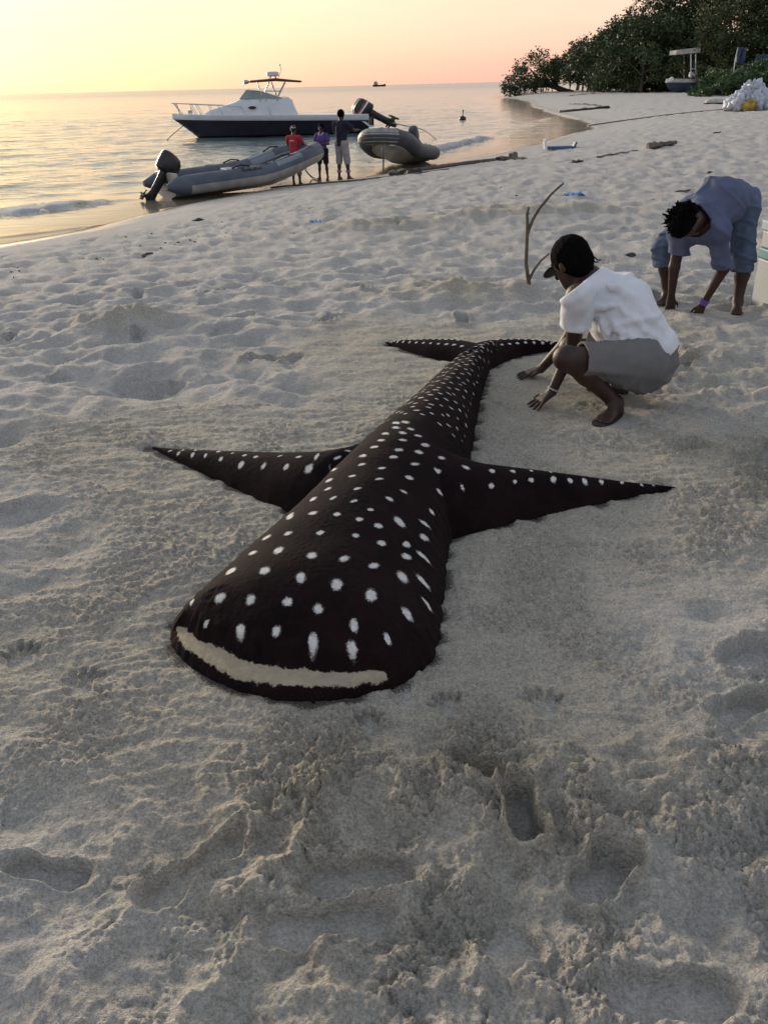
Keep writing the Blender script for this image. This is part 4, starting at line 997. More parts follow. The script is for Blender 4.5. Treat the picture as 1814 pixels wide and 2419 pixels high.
sh.build('shirt', M_SHIRT2, bm_, .0085, smooth_it=1, wrinkle=.004, wl=.11, seed=14, shell=.019, crease=.014, cdir_=(.5, -.3, .6))
so = Vol(); so.cone(hipA, hipB, .118, .125, .05).cone(ap(hipA, hipB, .5), pel, .12, .12, .05)
for a, b, c in ((hipA, knA, anA), (hipB, knB, anB)):
    so.cone(a, b, .112, .080, .05).cone(b, ap(b, c, .42), .078, .074, .03); so.plane_near(ap(b, c, .32), c - b, .13)
so.build('jeans', M_DENIM, bm_, .0085, smooth_it=1, wrinkle=.004, wl=.085, seed=19, shell=.019, crease=.013)
for b, c in ((knA, anA), (knB, anB)):
    cf = Vol(); cf.cone(ap(b, c, .12), ap(b, c, .5), .084, .082); cf.plane(ap(b, c, .34), c - b); cf.plane(ap(b, c, .17), b - c)
    cf.build('trouser_cuff', M_DENIM, bm_, .0085, wrinkle=.003, wl=.06, seed=3, shell=.02)
hr = Vol(); A_ = [fdir, np.cross(fdir, upd), upd]
hr.ball(hd + upd * .03 - fdir * .015, (.108, .094, .112), A_, .02).ball(hd - fdir * .04 - upd * .03, (.068, .075, .075), A_, .04)
hq = np.random.default_rng(8)
for i in range(230):
    d = unit(hq.normal(size=3)); 
    if d @ fdir > .25 or d @ upd < -.55: continue
    p = hd + upd * .03 - fdir * .015 + d * .096; hr.cone(p, p + unit(d + hq.normal(size=3) * .35) * hq.uniform(.02, .05), .0085, .0045, .004)
hr.plane(hd + fdir * .05 + upd * .02, fdir * .85 - upd * .5)
hr.build('hair', M_HAIR, bm_, .0042, smooth_it=0, wrinkle=.002, wl=.03, seed=5)
lat = np.cross(fdir, upd); b = MB()
b.tube([hd + upd * .04 + .118 * (math.cos(t_) * fdir * .9 + math.sin(t_) * lat * .85) for t_ in np.linspace(math.pi * .55, math.pi * 1.45, 14)], .0042, 6)
bo = b.build('head_band', M_CORD, bm_); bo.matrix_parent_inverse = Matrix.Translation(-bm_.location)
for q in (0, 1, 2): ringband('bracelet', ap(wrB, elB, .03 + .045 * q), elB - wrB, .031, .006, M_PURPLE, bm_)
for q in (-1, 1):
    e = MB(); e.ball(hd + fdir * .088 + lat * q * .034 + upd * .008, (.012, .012, .012), 8, 6)
    bo = e.build('eye', M_HAIR, bm_); bo.matrix_parent_inverse = Matrix.Translation(-bm_.location)

# ---- three figures beside the inflatable boats
def stander(base, hgt, face, label, shirt_m, leg_m, skin, pose, trousers, hat=None, hairy=True):
    p0 = np.array(base, float); o = empty('person', p0, label, 'person'); s = hgt / 1.70; f_ = unit((face[0], face[1], 0)); l_ = np.cross((0, 0, 1), f_)
    def q(fw, lf, up_): return p0 + s * (f_ * fw + l_ * lf + np.array([0, 0, up_]))
    W = Vol(); pel = q(0, 0, .90); ch = q(.02, 0, 1.25); nk = q(.01, 0, 1.43); hd = q(.035, 0, 1.575)
    W.cone(pel, ch, .115 * s, .125 * s, .07 * s).cone(ch, nk, .11 * s, .055 * s, .05 * s).cone(q(0, -.17, 1.36), q(0, .17, 1.36), .05 * s, .05 * s, .05 * s).cone(nk, hd, .05 * s, .05 * s, .03 * s)
    joints = []
    for sd, (st, ex) in zip((1, -1), pose['legs']):
        hp_ = q(0, .09 * sd, .90); kn = q(st * .5 + .02, sd * (.10 + ex * .5), .48); an = q(st, sd * (.10 + ex), .075); toe = an + f_ * .14 * s + l_ * sd * .03 * s; toe[2] = p0[2] + .008
        W.cone(hp_, kn, .082 * s, .056 * s, .04 * s).cone(kn, ap(kn, an, .35), .052 * s, .052 * s, .03 * s).cone(ap(kn, an, .35), an, .052 * s, .034 * s, .03 * s); foot(W, an, toe, s); joints.append((hp_, kn, an))
    arms = []
    for sd, (e_, w_) in zip((1, -1), pose['arms']):
        sh_ = q(0, .19 * sd, 1.36); el = q(*e_); wr = q(*w_); W.cone(sh_, el, .048 * s, .038 * s, .03 * s).cone(el, wr, .037 * s, .025 * s, .02 * s)
        hand(W, wr, wr - el, (0, 0, -1) if abs(unit(wr - el)[2]) < .8 else -l_ * sd, s, .2, .4, side=sd); arms.append((sh_, el))
    hf = unit(f_ + np.array([0, 0, pose.get('nod', -.25)])); head_vol(W, hd, hf, (0, 0, 1), s)
    W.build('body', skin, o, .011)
    T = Vol(); T.cone(q(0, 0, .90), ch, .145 * s, .152 * s, .08 * s).cone(ch, q(.01, 0, 1.40), .145 * s, .085 * s, .06 * s).cone(q(0, -.15, 1.36), q(0, .15, 1.36), .068 * s, .068 * s, .06 * s)
    for a, b in arms: T.cone(a, ap(a, b, .8), .068 * s, .072 * s, .03 * s); T.plane_near(ap(a, b, .66), b - a, .12 * s)
    T.plane(q(0, 0, .83), (0, 0, -1)); T.plane(q(0, 0, 1.445), (0, 0, 1)); T.build('shirt', shirt_m, o, .011, wrinkle=.005 * s, wl=.13, seed=int(hgt * 100))
    B_ = Vol(); B_.cone(q(0, -.06, .90), q(0, .06, .90), .13 * s, .13 * s, .05 * s)
    for a, b, c in joints:
        B_.cone(a, b, .108 * s, .088 * s, .05 * s); 
        if trousers > 1: B_.cone(b, ap(b, c, .6), .085 * s, .075 * s, .03 * s); B_.plane_near(ap(b, c, trousers - 1), c - b, .16 * s)
        else: B_.plane_near(ap(a, b, trousers), b - a, .16 * s)
    B_.plane(q(0, 0, .97), (0, 0, 1)); B_.build('trousers' if trousers > 1 else 'shorts', leg_m, o, .011, wrinkle=.005 * s, wl=.12, seed=7)
    A_ = [hf, np.cross(hf, (0, 0, 1)), unit(np.cross(np.cross(hf, (0, 0, 1)), hf))]; H_ = Vol()
    H_.ball(hd + np.array([0, 0, .03 * s]) - hf * .012 * s, (.106 * s, .092 * s, .108 * s), A_, .02); H_.plane(hd + hf * .055 * s, hf * .8 - np.array([0, 0, .6]))
    H_.build('hat' if hat else 'hair', hat or M_HAIR, o, .010)
    return o, q, hd, s
M_RED = mat('red_jersey', (0.36, 0.035, 0.045), 0.85, 0.12, 8, 0.3, 90, 0.2)
M_PURP = mat('purple_jersey', (0.095, 0.06, 0.22), 0.85, 0.15, 8, 0.3, 90, 0.2)
M_NAVY = mat('navy_jersey', (0.018, 0.019, 0.035), 0.85, 0.15, 8, 0.3, 90, 0.2)
M_KHAKI = mat('sand_grey_trousers', (0.24, 0.22, 0.20), 0.9, 0.1, 8, 0.3, 90, 0.2)
M_GREYT = mat('pale_grey_trousers', (0.27, 0.26, 0.27), 0.9, 0.1, 8, 0.3, 90, 0.2)
M_BLKSH = mat('black_shorts', (0.014, 0.014, 0.016), 0.9, 0.1, 8, 0.3, 90, 0.2)
def spotted():
    mt = mat('white_spotted_black_cap', (0.012, 0.012, 0.013), 0.8); t = mt.node_tree; b = t.nodes['Principled BSDF']
    c = N(t, 'ShaderNodeTexCoord'); vo = N(t, 'ShaderNodeTexVoronoi'); vo.inputs['Scale'].default_value = 22; L(t, c.outputs['Object'], vo.inputs[0])
    L(t, ramp(t, [(0.36, (0.6, 0.58, 0.55)), (0.44, (0.012, 0.012, 0.013))], vo.outputs['Distance']).outputs[0], b.inputs['Base Color']); return mt
M_SPOT = spotted()
M_PRINT = mat('white_print', (0.6, 0.6, 0.6), 0.8)
def figure_base(px_, py_):
    p = hit(px_ * K, py_ * K); return p
pA = figure_base(641, 399); pB = figure_base(700, 388); pC = figure_base(741, 388)
oA, qA, hA, sA = stander(pA, 1.36, (0.35, .95), 'child in red jersey and spotted cap standing at the grounded boat', M_RED, M_KHAKI, M_SKIN2,
    dict(legs=[(-.04, -.02), (-.16, .10)], arms=[((.12, .27, 1.12), (.30, .20, 1.04)), ((.14, -.27, 1.12), (.32, -.18, 1.06))], nod=-.1), 1.5, hat=M_SPOT)
oB, qB, hB, sB = stander(pB, 1.34, (-.35, -.93), 'boy in purple jersey and black shorts with hands together', M_PURP, M_BLKSH, M_SKIN2,
    dict(legs=[(0, .04), (0, .05)], arms=[((.10, .26, 1.10), (.26, .06, 1.12)), ((.10, -.26, 1.10), (.26, -.04, 1.10))], nod=-.35), .98)
oC, qC, hC, sC = stander(pC, 1.66, (.55, .83), 'tall youth in navy shirt and rolled grey trousers beside the boy in purple', M_NAVY, M_GREYT, M_SKIN2,
    dict(legs=[(0, .02), (.02, .08)], arms=[((.10, .22, 1.10), (.30, .10, 1.14)), ((.20, -.30, 1.20), (.42, -.26, 1.20))], nod=-.2), 1.25)
b = MB(); c = qA(-.158, 0, 1.28); fa = np.array([0.35, .95, 0]) / np.linalg.norm((.35, .95)); la = np.array([-fa[1], fa[0], 0])
for i in range(7): b.box(c + la * (i - 3) * .018, (.011, .004, .022 if i % 3 else .028), math.atan2(la[1], la[0]))
bo = b.build('shirt_print', M_PRINT, oA, smooth=False); bo.matrix_parent_inverse = Matrix.Translation(-oA.location)
fb = unit((-.35, -.93, 0)); lb = np.cross((0, 0, 1), fb); b = MB()
b.tube([qB(.06, .085, 1.44), qB(.12, .05, 1.38), qB(.145, 0, 1.31), qB(.12, -.05, 1.38), qB(.06, -.085, 1.44)], .012, 6)
bo = b.build('collar', M_PRINT, oB); bo.matrix_parent_inverse = Matrix.Translation(-oB.location)
# ------------------------------------------------------------------ boats
M_HULLB = mat('navy_gelcoat', (0.020, 0.018, 0.032), 0.28, 0.15, 3, 0, 1, 0.5)
M_GEL = mat('white_gelcoat', (0.66, 0.68, 0.70), 0.3, 0.05, 3, 0, 1, 0.5)
M_STEEL = mat('stainless_tube', (0.5, 0.5, 0.5), 0.3, 0.1, 5, metal=0.9)
M_COWL = mat('black_cowling', (0.014, 0.013, 0.015), 0.3, 0.2, 4, 0, 1, 0.5)
M_GLASS = mat('tinted_windscreen', (0.22, 0.27, 0.27), 0.08, 0.1, 4, 0, 1, 0.6)
M_BROWN = mat('brown_canvas', (0.07, 0.055, 0.045), 0.9, 0.15, 6)
M_REDP = mat('red_paint', (0.42, 0.05, 0.03), 0.4, 0.1, 6)
M_ROPE = mat('wet_rope', (0.11, 0.095, 0.08), 0.9, 0.3, 12)
M_PALEROPE = mat('pale_rope', (0.34, 0.31, 0.26), 0.9, 0.3, 12)
M_TUBE1 = mat('slate_blue_tube_fabric', (0.080, 0.096, 0.122), 0.55, 0.18, 3, 0.2, 20, 0.4)
M_TUBE1L = mat('pale_worn_tube_fabric', (0.30, 0.29, 0.27), 0.6, 0.2, 3, 0.2, 20, 0.4)
M_TUBE2 = mat('charcoal_tube_fabric', (0.060, 0.064, 0.072), 0.55, 0.2, 3, 0.2, 20, 0.4)
M_PATCH = mat('grey_patch_fabric', (0.20, 0.225, 0.26), 0.6, 0.12, 4, 0.15, 20, 0.4)
M_HULLW = mat('weathered_white_hull', (0.40, 0.385, 0.35), 0.5, 0.22, 3, 0.15, 10, 0.4)
M_ORANGE = mat('orange_stripe', (0.55, 0.13, 0.045), 0.5, 0.1, 6)
M_PATCH2 = mat('worn_grey_bow_patch', (0.26, 0.27, 0.26), 0.65, 0.25, 5, 0.2, 20, 0.3)
def part(mb, name, m_, par, **kw): return mb.build(name, m_, par, **kw)

def outboard(par, scale, tilt, loc, stripes=False):
    """powerhead, leg, lower unit; local x points aft, z up, tilted about the transom bracket"""
    ct, st = math.cos(tilt), math.sin(tilt); s = scale; lx, ly, lz = loc
    def T(p): x, y, z = p; x, z = x * ct - z * st, x * st + z * ct; return (lx - x * s, ly + y * s, lz + z * s)
    def ring(cx_, cz_, w, d, n=16, e=2.6):
        out = []
        for t_ in np.linspace(0, 2 * math.pi, n + 1)[:-1]:
            c, q = math.cos(t_), math.sin(t_); out.append(T((cx_ + d * np.sign(c) * abs(c) ** (2 / e), w * np.sign(q) * abs(q) ** (2 / e), cz_)))
        return out
    b = MB(); b.loft([ring(.18, .22, .13, .20), ring(.17, .27, .18, .29), ring(.16, .42, .195, .315), ring(.18, .60, .19, .30), ring(.21, .70, .165, .255), ring(.23, .745, .11, .17)])
    cowl = b.build('engine_cowling', M_COWL, par)
    if stripes:
        for zc_, w, m_ in ((.48, .025, M_GEL), (.54, .018, M_REDP)):
            r1 = ring(.165, zc_ - w, .197, .319); r2 = ring(.168, zc_ + w, .197, .319); q = MB(); q.loft([r1, r2], cap=False); q.build('stripe', m_, cowl)
    b = MB(); b.loft([ring(.16, .24, .09, .15), ring(.17, .0, .065, .12), ring(.18, -.35, .045, .11), ring(.19, -.48, .04, .13)])
    b.build('engine_leg', M_COWL, par)
    b = MB(); b.tube([T((-.02, 0, -.56)), T((.1, 0, -.56)), T((.25, 0, -.56)), T((.40, 0, -.56))], [.025 * s, .055 * s, .055 * s, .03 * s], 10)
    b.loft([ring(.19, -.46, .03, .13), ring(.2, -.56, .03, .12), ring(.16, -.76, .012, .06)]); b.box(T((.26, 0, -.44)), (.32 * s, .2 * s, .014 * s))
    b.build('gearcase', M_COWL, par)
    b = MB()
    for k_ in range(3):
        a = k_ * 2.094; P = []
        for rr, w in ((.03, .02), (.09, .055), (.14, .06), (.165, .02)):
            P.append([T((.41 + q * .03, rr * math.cos(a) - q * w * math.sin(a), -.56 + rr * math.sin(a) + q * w * math.cos(a))) for q in (-1, 1)])
        b.loft(P, closed=False, cap=False)
    o = b.build('propeller', M_COWL, par); md = o.modifiers.new('thick', 'SOLIDIFY'); md.thickness = .012
    b = MB(); b.box((lx + .03 * s, ly, lz - .05 * s), (.09 * s, .22 * s, .36 * s)); b.build('engine_bracket', M_COWL, par, bevel=.01)

# ---- cabin cruiser at anchor, bow to the open sea
BOW = at(413.5, 320, 47.0); STERN = at(869, 314, 48.2)
cdir = unit((STERN - BOW) * (1, 1, 0)); cang = math.atan2(-cdir[1], -cdir[0])
cr = empty('cabin_cruiser', (BOW[0], BOW[1], WZ), 'white cabin cruiser with dark navy hull and tall roof frame anchored offshore', 'motorboat', rot=(0, 0, cang))
cr.scale = (1, 1, .785); LH = 9.75                                                     # local: x from -LH (stern) to 0 (bow tip), z above water
def XZ(cx_, cy_):                                             # from crop measurements
    return -(cx_ - 40) * .007245, (612 - (cx_ - 230) * .0319 - cy_) * .008115
st = np.linspace(0, 1, 22)
def half_b(t): return 1.42 * (1 - (1 - np.clip(t / .55, 0, 1)) ** 2.1) ** .8 * (1 - .10 * sm(.7, 1, t)) + .02
def sheer_z(t): return 1.42 - .34 * np.clip(t, 0, 1) ** .8 + .06 * t
rings = []; up_r = []
for t in st:
    x = -LH * t; hb = half_b(t); sz = sheer_z(t); low = sz - .34 + .05 * (1 - t)
    fwd = np.clip((.15 - t) / .15, 0, 1)                     # raked stem
    kz = -0.35 + (sz - .25 + .35) * fwd ** .9; ch = hb * (.82 - .45 * fwd)
    rings.append([(x, hb * .965, low), (x, ch * .96, max(.12, kz + .05) * (1 - fwd) + fwd * (kz + (low - kz) * .5)), (x, 0, kz), (x, -ch * .96, max(.12, kz + .05) * (1 - fwd) + fwd * (kz + (low - kz) * .5)), (x, -hb * .965, low)])
    up_r.append([(x, hb * .965, low + .002), (x, hb, low + .08), (x, hb * 1.0, sz), (x, hb * .9, sz + .02), (x, 0, sz + .05 * (1 - t)), (x, -hb * .9, sz + .02), (x, -hb, sz), (x, -hb, low + .08), (x, -hb * .965, low + .002)])
b = MB(); b.loft(rings, closed=True); part(b, 'hull', M_HULLB, cr)
b = MB(); b.loft(up_r, closed=True); dk = part(b, 'topsides', M_GEL, cr)
def cab_ring(cx_, cy_, w):
    x, z = XZ(cx_, cy_); t = -x / LH; hb = half_b(t) * w; base = sheer_z(t) - .05
    return [(x, hb, base), (x, hb * .96, base + (z - base) * .6), (x, hb * .82, z - .03), (x, hb * .4, z + .02), (x, -hb * .4, z + .02), (x, -hb * .82, z - .03), (x, -hb * .96, base + (z - base) * .6), (x, -hb, base)]
b = MB(); b.loft([cab_ring(255, 440, .62), cab_ring(300, 412, .68), cab_ring(380, 385, .74), cab_ring(480, 352, .8), cab_ring(520, 330, .82), cab_ring(600, 326, .84), cab_ring(720, 322, .85), cab_ring(840, 316, .85), cab_ring(868, 335, .85), cab_ring(885, 385, .85), cab_ring(900, 425, .85)])
cb = part(b, 'cabin', M_GEL, cr)
for cx_, cy_, rx, rz in ((593, 390, .20, .09), (650, 342, .035, .035), (690, 342, .035, .035), (765, 339, .035, .035)):
    x, z = XZ(cx_, cy_); t = -x / LH
    q = MB(); q.ball((x, half_b(t) * .87, z), (rx, .06, rz)); part(q, 'porthole', M_COWL, cb)
# windscreen
b = MB(); w0 = XZ(512, 330); w1 = XZ(562, 268); w2 = XZ(660, 276); w3 = XZ(800, 322); hw = .98
b.add([(w0[0], hw * .8, w0[1]), (w1[0], hw * .7, w1[1]), (w1[0], -hw * .7, w1[1]), (w0[0], -hw * .8, w0[1])], [[0, 1, 2, 3]])
for sd in (-1, 1): b.add([(w0[0], sd * hw * .8, w0[1]), (w1[0], sd * hw * .7, w1[1]), (w2[0], sd * hw * .9, w2[1]), (w3[0], sd * hw * 1.12, w3[1]), (w0[0] - .3, sd * hw * 1.0, w0[1])], [[0, 1, 2, 3, 4]])
ws = part(b, 'windscreen', M_GLASS, cr, smooth=False); md = ws.modifiers.new('t', 'SOLIDIFY'); md.thickness = .02
b = MB()
for sd in (-1, 1): b.tube([(w0[0], sd * hw * .8, w0[1]), (w1[0], sd * hw * .7, w1[1]), (w2[0], sd * hw * .9, w2[1]), (w3[0], sd * hw * 1.12, w3[1])], .025, 6)
b.tube([(w1[0], hw * .7, w1[1]), (w1[0], -hw * .7, w1[1])], .025, 6); part(b, 'frame', M_GEL, ws)
# roof frame
x0, zr = XZ(592, 207); x1, _z = XZ(940, 205); zr2 = XZ(940, 205)[1]
b = MB(); b.loft([[(x0, y, zr - .05 - .04 * abs(y)) for y in (-.95, 0, .95)] + [(x0, y, zr + .05 - .04 * abs(y)) for y in (.95, 0, -.95)],
                  [((x0 + x1) / 2, y, zr + .02 - .05 * abs(y)) for y in (-1.05, 0, 1.05)] + [((x0 + x1) / 2, y, zr + .15 - .05 * abs(y)) for y in (1.05, 0, -1.05)],
                  [(x1, y, zr2 - .03 - .04 * abs(y)) for y in (-.95, 0, .95)] + [(x1, y, zr2 + .05 - .04 * abs(y)) for y in (.95, 0, -.95)]])
rf = part(b, 'roof', M_BROWN, cr)
for sd in (-1, 1):
    for ca, cb_ in (((668, 320), (722, 212)), ((770, 322), (830, 212)), ((668, 320), (640, 212)), ((770, 322), (735, 212)), ((690, 275), (800, 275))):
        a = XZ(*ca); c = XZ(*cb_); q = MB(); q.tube([(a[0], sd * .95, a[1]), (c[0], sd * .85, c[1])], .028, 7); part(q, 'roof_post', M_STEEL, cr)
rx, rz = XZ(750, 155)
q = MB(); q.tube([(rx, 0, rz - .14), (rx, 0, rz - .10), (rx, 0, rz + .10), (rx, 0, rz + .14)], [.24, .30, .30, .22], 18); part(q, 'radar_dome', M_GEL, cr)
for dx in (-.2, .2):
    for dy in (-1, 1): q = MB(); q.tube([(rx + dx, .12 * dy, zr + .05), (rx + dx * .5, .05 * dy, rz - .13)], .03, 6); part(q, 'radar_leg', M_STEEL, cr)
q = MB(); q.tube([(*[XZ(785, 180)[0]], .1, XZ(785, 180)[1]), (XZ(800, 150)[0], .1, XZ(800, 150)[1]), (XZ(810, 120)[0], .1, XZ(810, 120)[1]), (XZ(802, 92)[0], .1, XZ(802, 92)[1])], .018, 6); q.ball((XZ(802, 92)[0], .1, XZ(802, 92)[1]), .05); part(q, 'antenna', M_STEEL, cr)
lx_, lz_ = XZ(572, 212)
for dy in (-.5, 0, .5):
    q = MB(); q.tube([(lx_ - .12, dy, lz_), (lx_ + .02, dy, lz_ + .02), (lx_ + .13, dy, lz_ - .03), (lx_ + .16, dy, lz_ - .03)], [.05, .11, .13, .11], 10); q.tube([(lx_ - .1, dy, lz_), (lx_ - .3, dy, zr - .03)], .02, 5); part(q, 'floodlight', M_STEEL, cr)
q = MB()
for k_ in range(3): q.tube([(lx_ - .05, -.1 + .2 * k_, lz_ - .1), (lx_ + .14 + .06 * k_, -.1 + .2 * k_, lz_ + .12 - .1 * k_), (lx_ + .2, -.1 + .2 * k_, lz_ - .2)], .018, 5)
part(q, 'lamp_bracket', M_STEEL, cr)
# bow rail
pts = [(45, 365), (180, 370), (300, 375), (400, 379), (520, 384)]
for sd in (-1, 1):
    P = []
    for c in pts:
        x, z = XZ(*c); t = max(-x / LH, .0); P.append((x, sd * (half_b(t) * .9 + .02), z))
    q = MB(); q.tube(P, .022, 6); part(q, 'bow_rail', M_STEEL, cr)
    for (a, c) in (((60, 367), (112, 445)), ((75, 367), (95, 442)), ((172, 370), (205, 442)), ((210, 371), (245, 440)), ((300, 375), (318, 430)), ((360, 377), (395, 438)), ((520, 384), (545, 430)), ((700, 380), (720, 425))):
        x, z = XZ(*a); x2, z2 = XZ(*c); t = -x / LH; t2 = -x2 / LH
        q = MB(); q.tube([(x, sd * (half_b(t) * .9 + .02), z), (x2, sd * half_b(t2) * .92, sheer_z(t2))], .018, 6); part(q, 'stanchion', M_STEEL, cr)
ax_, az_ = XZ(165, 432); q = MB(); q.box((ax_, 0, az_ + .05), (.22, .2, .18)); q.tube([(ax_ - .05, 0, az_ + .1), (ax_, 0, az_ + .35)], .03, 6); part(q, 'windlass', M_STEEL, cr, bevel=.02)
# low transom end and engines
q = MB(); xs_, zs_ = XZ(1300, 440); xe, ze = XZ(1398, 520)
for sd in (-1, 1): q.loft([[(xs_ + .3, sd * 1.2, zs_), (xs_ + .3, sd * 1.27, zs_), (xs_ + .3, sd * 1.27, zs_ - .18), (xs_ + .3, sd * 1.2, zs_ - .18)], [(xs_ - .2, sd * 1.15, zs_ - .05), (xs_ - .2, sd * 1.25, zs_ - .05), (xs_ - .2, sd * 1.25, zs_ - .3), (xs_ - .2, sd * 1.15, zs_ - .3)], [(xe, sd * 1.1, ze), (xe, sd * 1.2, ze), (xe, sd * 1.2, ze - .1), (xe, sd * 1.1, ze - .1)]])
q.box((-LH - .02, 0, .42), (.5, 2.2, .10)); part(q, 'swim_platform', M_GEL, cr)
for dy in (-.42, .42): outboard(cr, 1.65, math.radians(57), (-LH - .32, dy, .80), stripes=True)
rp = empty('mooring_rope', cr.location, 'thin rope running from the cruiser stern over the water', 'rope')
bpy.data.objects.remove(rp)
def rope(name, pts, r, m_, label, cat='rope', **kw):
    base = np.array(pts[0]); b_ = MB(); P = chaikin(np.array([np.array(p) - base for p in pts]), 3, False); b_.tube(P, r, 5)
    return b_.build(name, m_, None, label=label, cat=cat, loc=base, **kw)
e0 = at(918, 288, 48.4); e1 = at(1032, 306, 40); e1[2] = WZ
rope('mooring_rope', [e0, at(960, 298, 46), at(1000, 304, 43), e1], .03, M_PALEROPE, 'pale stern rope stretched from the cruiser engines across the water')
a0 = at(440, 292, 47.2); a1 = at(408, 318, 46.5); a2 = at(395, 325, 46); a2[2] = WZ
rope('anchor_rope', [a0, a1, a2], .022, M_PALEROPE, 'thin anchor rope dropping from the cruiser bow')

# ---- inflatable boats
def rib(name, label, stern, bow, lz, pitch, M_up, M_low, length, kind):
    s0 = np.array(stern); d = unit((np.array(bow) - s0) * (1, 1, 0)); ang = math.atan2(d[1], d[0])
    o = empty(name, s0, label, 'inflatable boat', rot=(0, -pitch, ang)); LN = length; R_ = .21; hwid = .66
    def path(n=44):                                          # port stern round the bow to starboard stern
        P = []
        for u in np.linspace(-1, 1, n):
            a = abs(u); sgn = 1 if u < 0 else -1
            if a > .42: x = LN * (.70 * (1 - a) / .58); y = hwid
            else:
                th = (a / .42) * math.pi / 2; x = LN * .70 + LN * .28 * math.cos(th) ** .85 if a < .42 else 0; y = hwid * math.sin(th) ** .9
            P.append((x, sgn * y, .36 + .30 * sm(.45, 1.0, x / LN) ** 1.2))
        return np.array(P)
    P = path(); n = len(P)
    def sect(i, r, lo_, hi_, m=12, grow=1.0):
        t = unit(P[min(i + 1, n - 1)] - P[max(i - 1, 0)]); e1 = unit(np.cross((0, 0, 1), t)); e2 = np.cross(t, e1)
        return [P[i] + r * grow * (math.cos(a) * e1 + math.sin(a) * e2) for a in np.linspace(lo_, hi_, m)]
    rr = [R_ * (.92 if i in (0, n - 1) else 1) for i in range(n)]
    # outside of the tube is at e1 pointing inwards/outwards alternately: whole tube first
    b_ = MB(); ends = [P[0] + (-.28, 0, 0), *P, P[-1] + (-.28, 0, 0)]; rad_ = [.06] + rr + [.06]; b_.tube(ends, rad_, 20); tb = part(b_, 'tube', M_up, o)
    # pale lower strake of the tube
    b_ = MB(); b_.loft([sect(i, rr[i], math.radians(180), math.radians(360), 12, 1.012) for i in range(1, n - 1)], closed=False, cap=False); part(b_, 'lower_strake', M_low, tb)
    b_ = MB()
    def outer(i, sgn): t = unit(P[min(i + 1, n - 1)] - P[max(i - 1, 0)]); e1 = unit(np.cross((0, 0, 1), t)); return P[i] - e1 * (R_ + .012) * sgn
    side = -1
    b_.tube([outer(i, 1) + (0, 0, .05) for i in range(2, n - 2)], .022, 6); b_.tube([outer(i, 1) - (0, 0, .03) for i in range(2, n - 2)], .018, 6); part(b_, 'rubbing_strake', M_RUBBER if kind == 2 else M_PATCH, tb)
    def band(i0, i1, lo_, hi_, m_, nm, g=1.02):
        q = MB(); q.loft([sect(i, rr[i], math.radians(lo_), math.radians(hi_), 12, g) for i in range(i0, i1)], closed=False, cap=False); part(q, nm, m_, tb)
    hull = []
    for x in np.linspace(-.05, LN * .93, 12):
        t = x / LN; hw_ = hwid * (1 - max(0, (t - .55) / .40) ** 2.2) * .95 + .015; kz = .0 + .30 * sm(.55, 1.0, t) ** 1.6; cz_ = .22 + .26 * sm(.5, .98, t) ** 1.2
        hull.append([(x, hw_, cz_), (x, hw_ * .75, cz_ - .08 * (1 - t)), (x, 0, kz), (x, -hw_ * .75, cz_ - .08 * (1 - t)), (x, -hw_, cz_)])
    q = MB(); q.loft(hull, closed=True); part(q, 'hull', M_HULLW, o)
    q = MB(); q.box((.03, 0, .38), (.06, hwid * 1.7, .46)); part(q, 'transom', M_HULLW, o, bevel=.012)
    q = MB(); q.box((LN * .42, 0, .38), (.28, hwid * 1.2, .26)); part(q, 'seat', M_PATCH, o, bevel=.03)
    for i in (8, 13, n - 9, n - 14):
        q = MB(); a = sect(i, R_, math.radians(60), math.radians(120), 5, 1.04); c = sect(i + 2, R_, math.radians(60), math.radians(120), 5, 1.04)
        q.tube([a[2], (a[2] + c[2]) / 2 + (0, 0, .05), c[2]], .018, 6); part(q, 'grab_handle', M_RUBBER, tb)
    q = MB(); q.tube([sect(i, R_, math.radians(75), math.radians(76), 2, 1.05)[0] + (0, 0, -.02 * (i % 3)) for i in range(6, n - 6)], .012, 5); part(q, 'lifeline', M_ROPE, tb)
    return o, band, sect, n, P
pS = hit(372 * K, 430 * K); pBow = hit(648 * K, 402 * K)
g1_ = np.array([-4.72, 20.55, WZ - .06]); pBow = np.array([-1.5, 22.85, WZ])
dvec = unit((pBow - pS) * (1, 1, 0))
rib1, band1, sect1, n1, P1 = rib('inflatable_boat', 'slate-blue inflatable boat with black outboard engine beached beside the child in red', g1_, pBow, 0, math.radians(2.6), M_TUBE1, M_TUBE1L, 4.0, 1)
outboard(rib1, .86, math.radians(40), (-.02, 0, .36))
band1(29, 33, 30, 330, M_PATCH, 'tube_patch'); band1(11, 15, 30, 330, M_PATCH, 'tube_patch')
# worn lettering on the near tube, too faded to read
for k_ in range(7):
    i = 35; q = MB(); f_ = .52 + .048 * k_
    A0 = P1[34] * (1 - (k_ * .11)) + P1[37] * (k_ * .11)
    t = unit(P1[37] - P1[34]); e1 = unit(np.cross((0, 0, 1), t))
    for (u0, v0, u1, v1) in [((0, 40), (.045, 60)), ((.02, 38), (.02, 62)), ((0, 58), (.04, 42))][k_ % 3: k_ % 3 + 1] and [(0, 38, .05, 60), (.05, 60, .07, 38)] if k_ % 2 else [(0, 38, 0, 60), (0, 60, .06, 50), (.06, 50, 0, 40)]:
        pa = A0 + t * u0 + .0; 
        def on(u_, an): a = math.radians(an); c_ = A0 + t * u_; return c_ + .219 * (math.cos(a) * (e1 if (e1 @ np.array([0, -1, 0])) > 0 else -e1) + math.sin(a) * np.array([0, 0, 1.0]))
        q.tube([on(u0, v0), on(u1, v1)], .011, 5, flat=.4)
    q.build('faded_letter', M_COWL, rib1)
pS2 = hit(930 * K, 345 * K); pB2 = hit(832 * K, 370 * K)
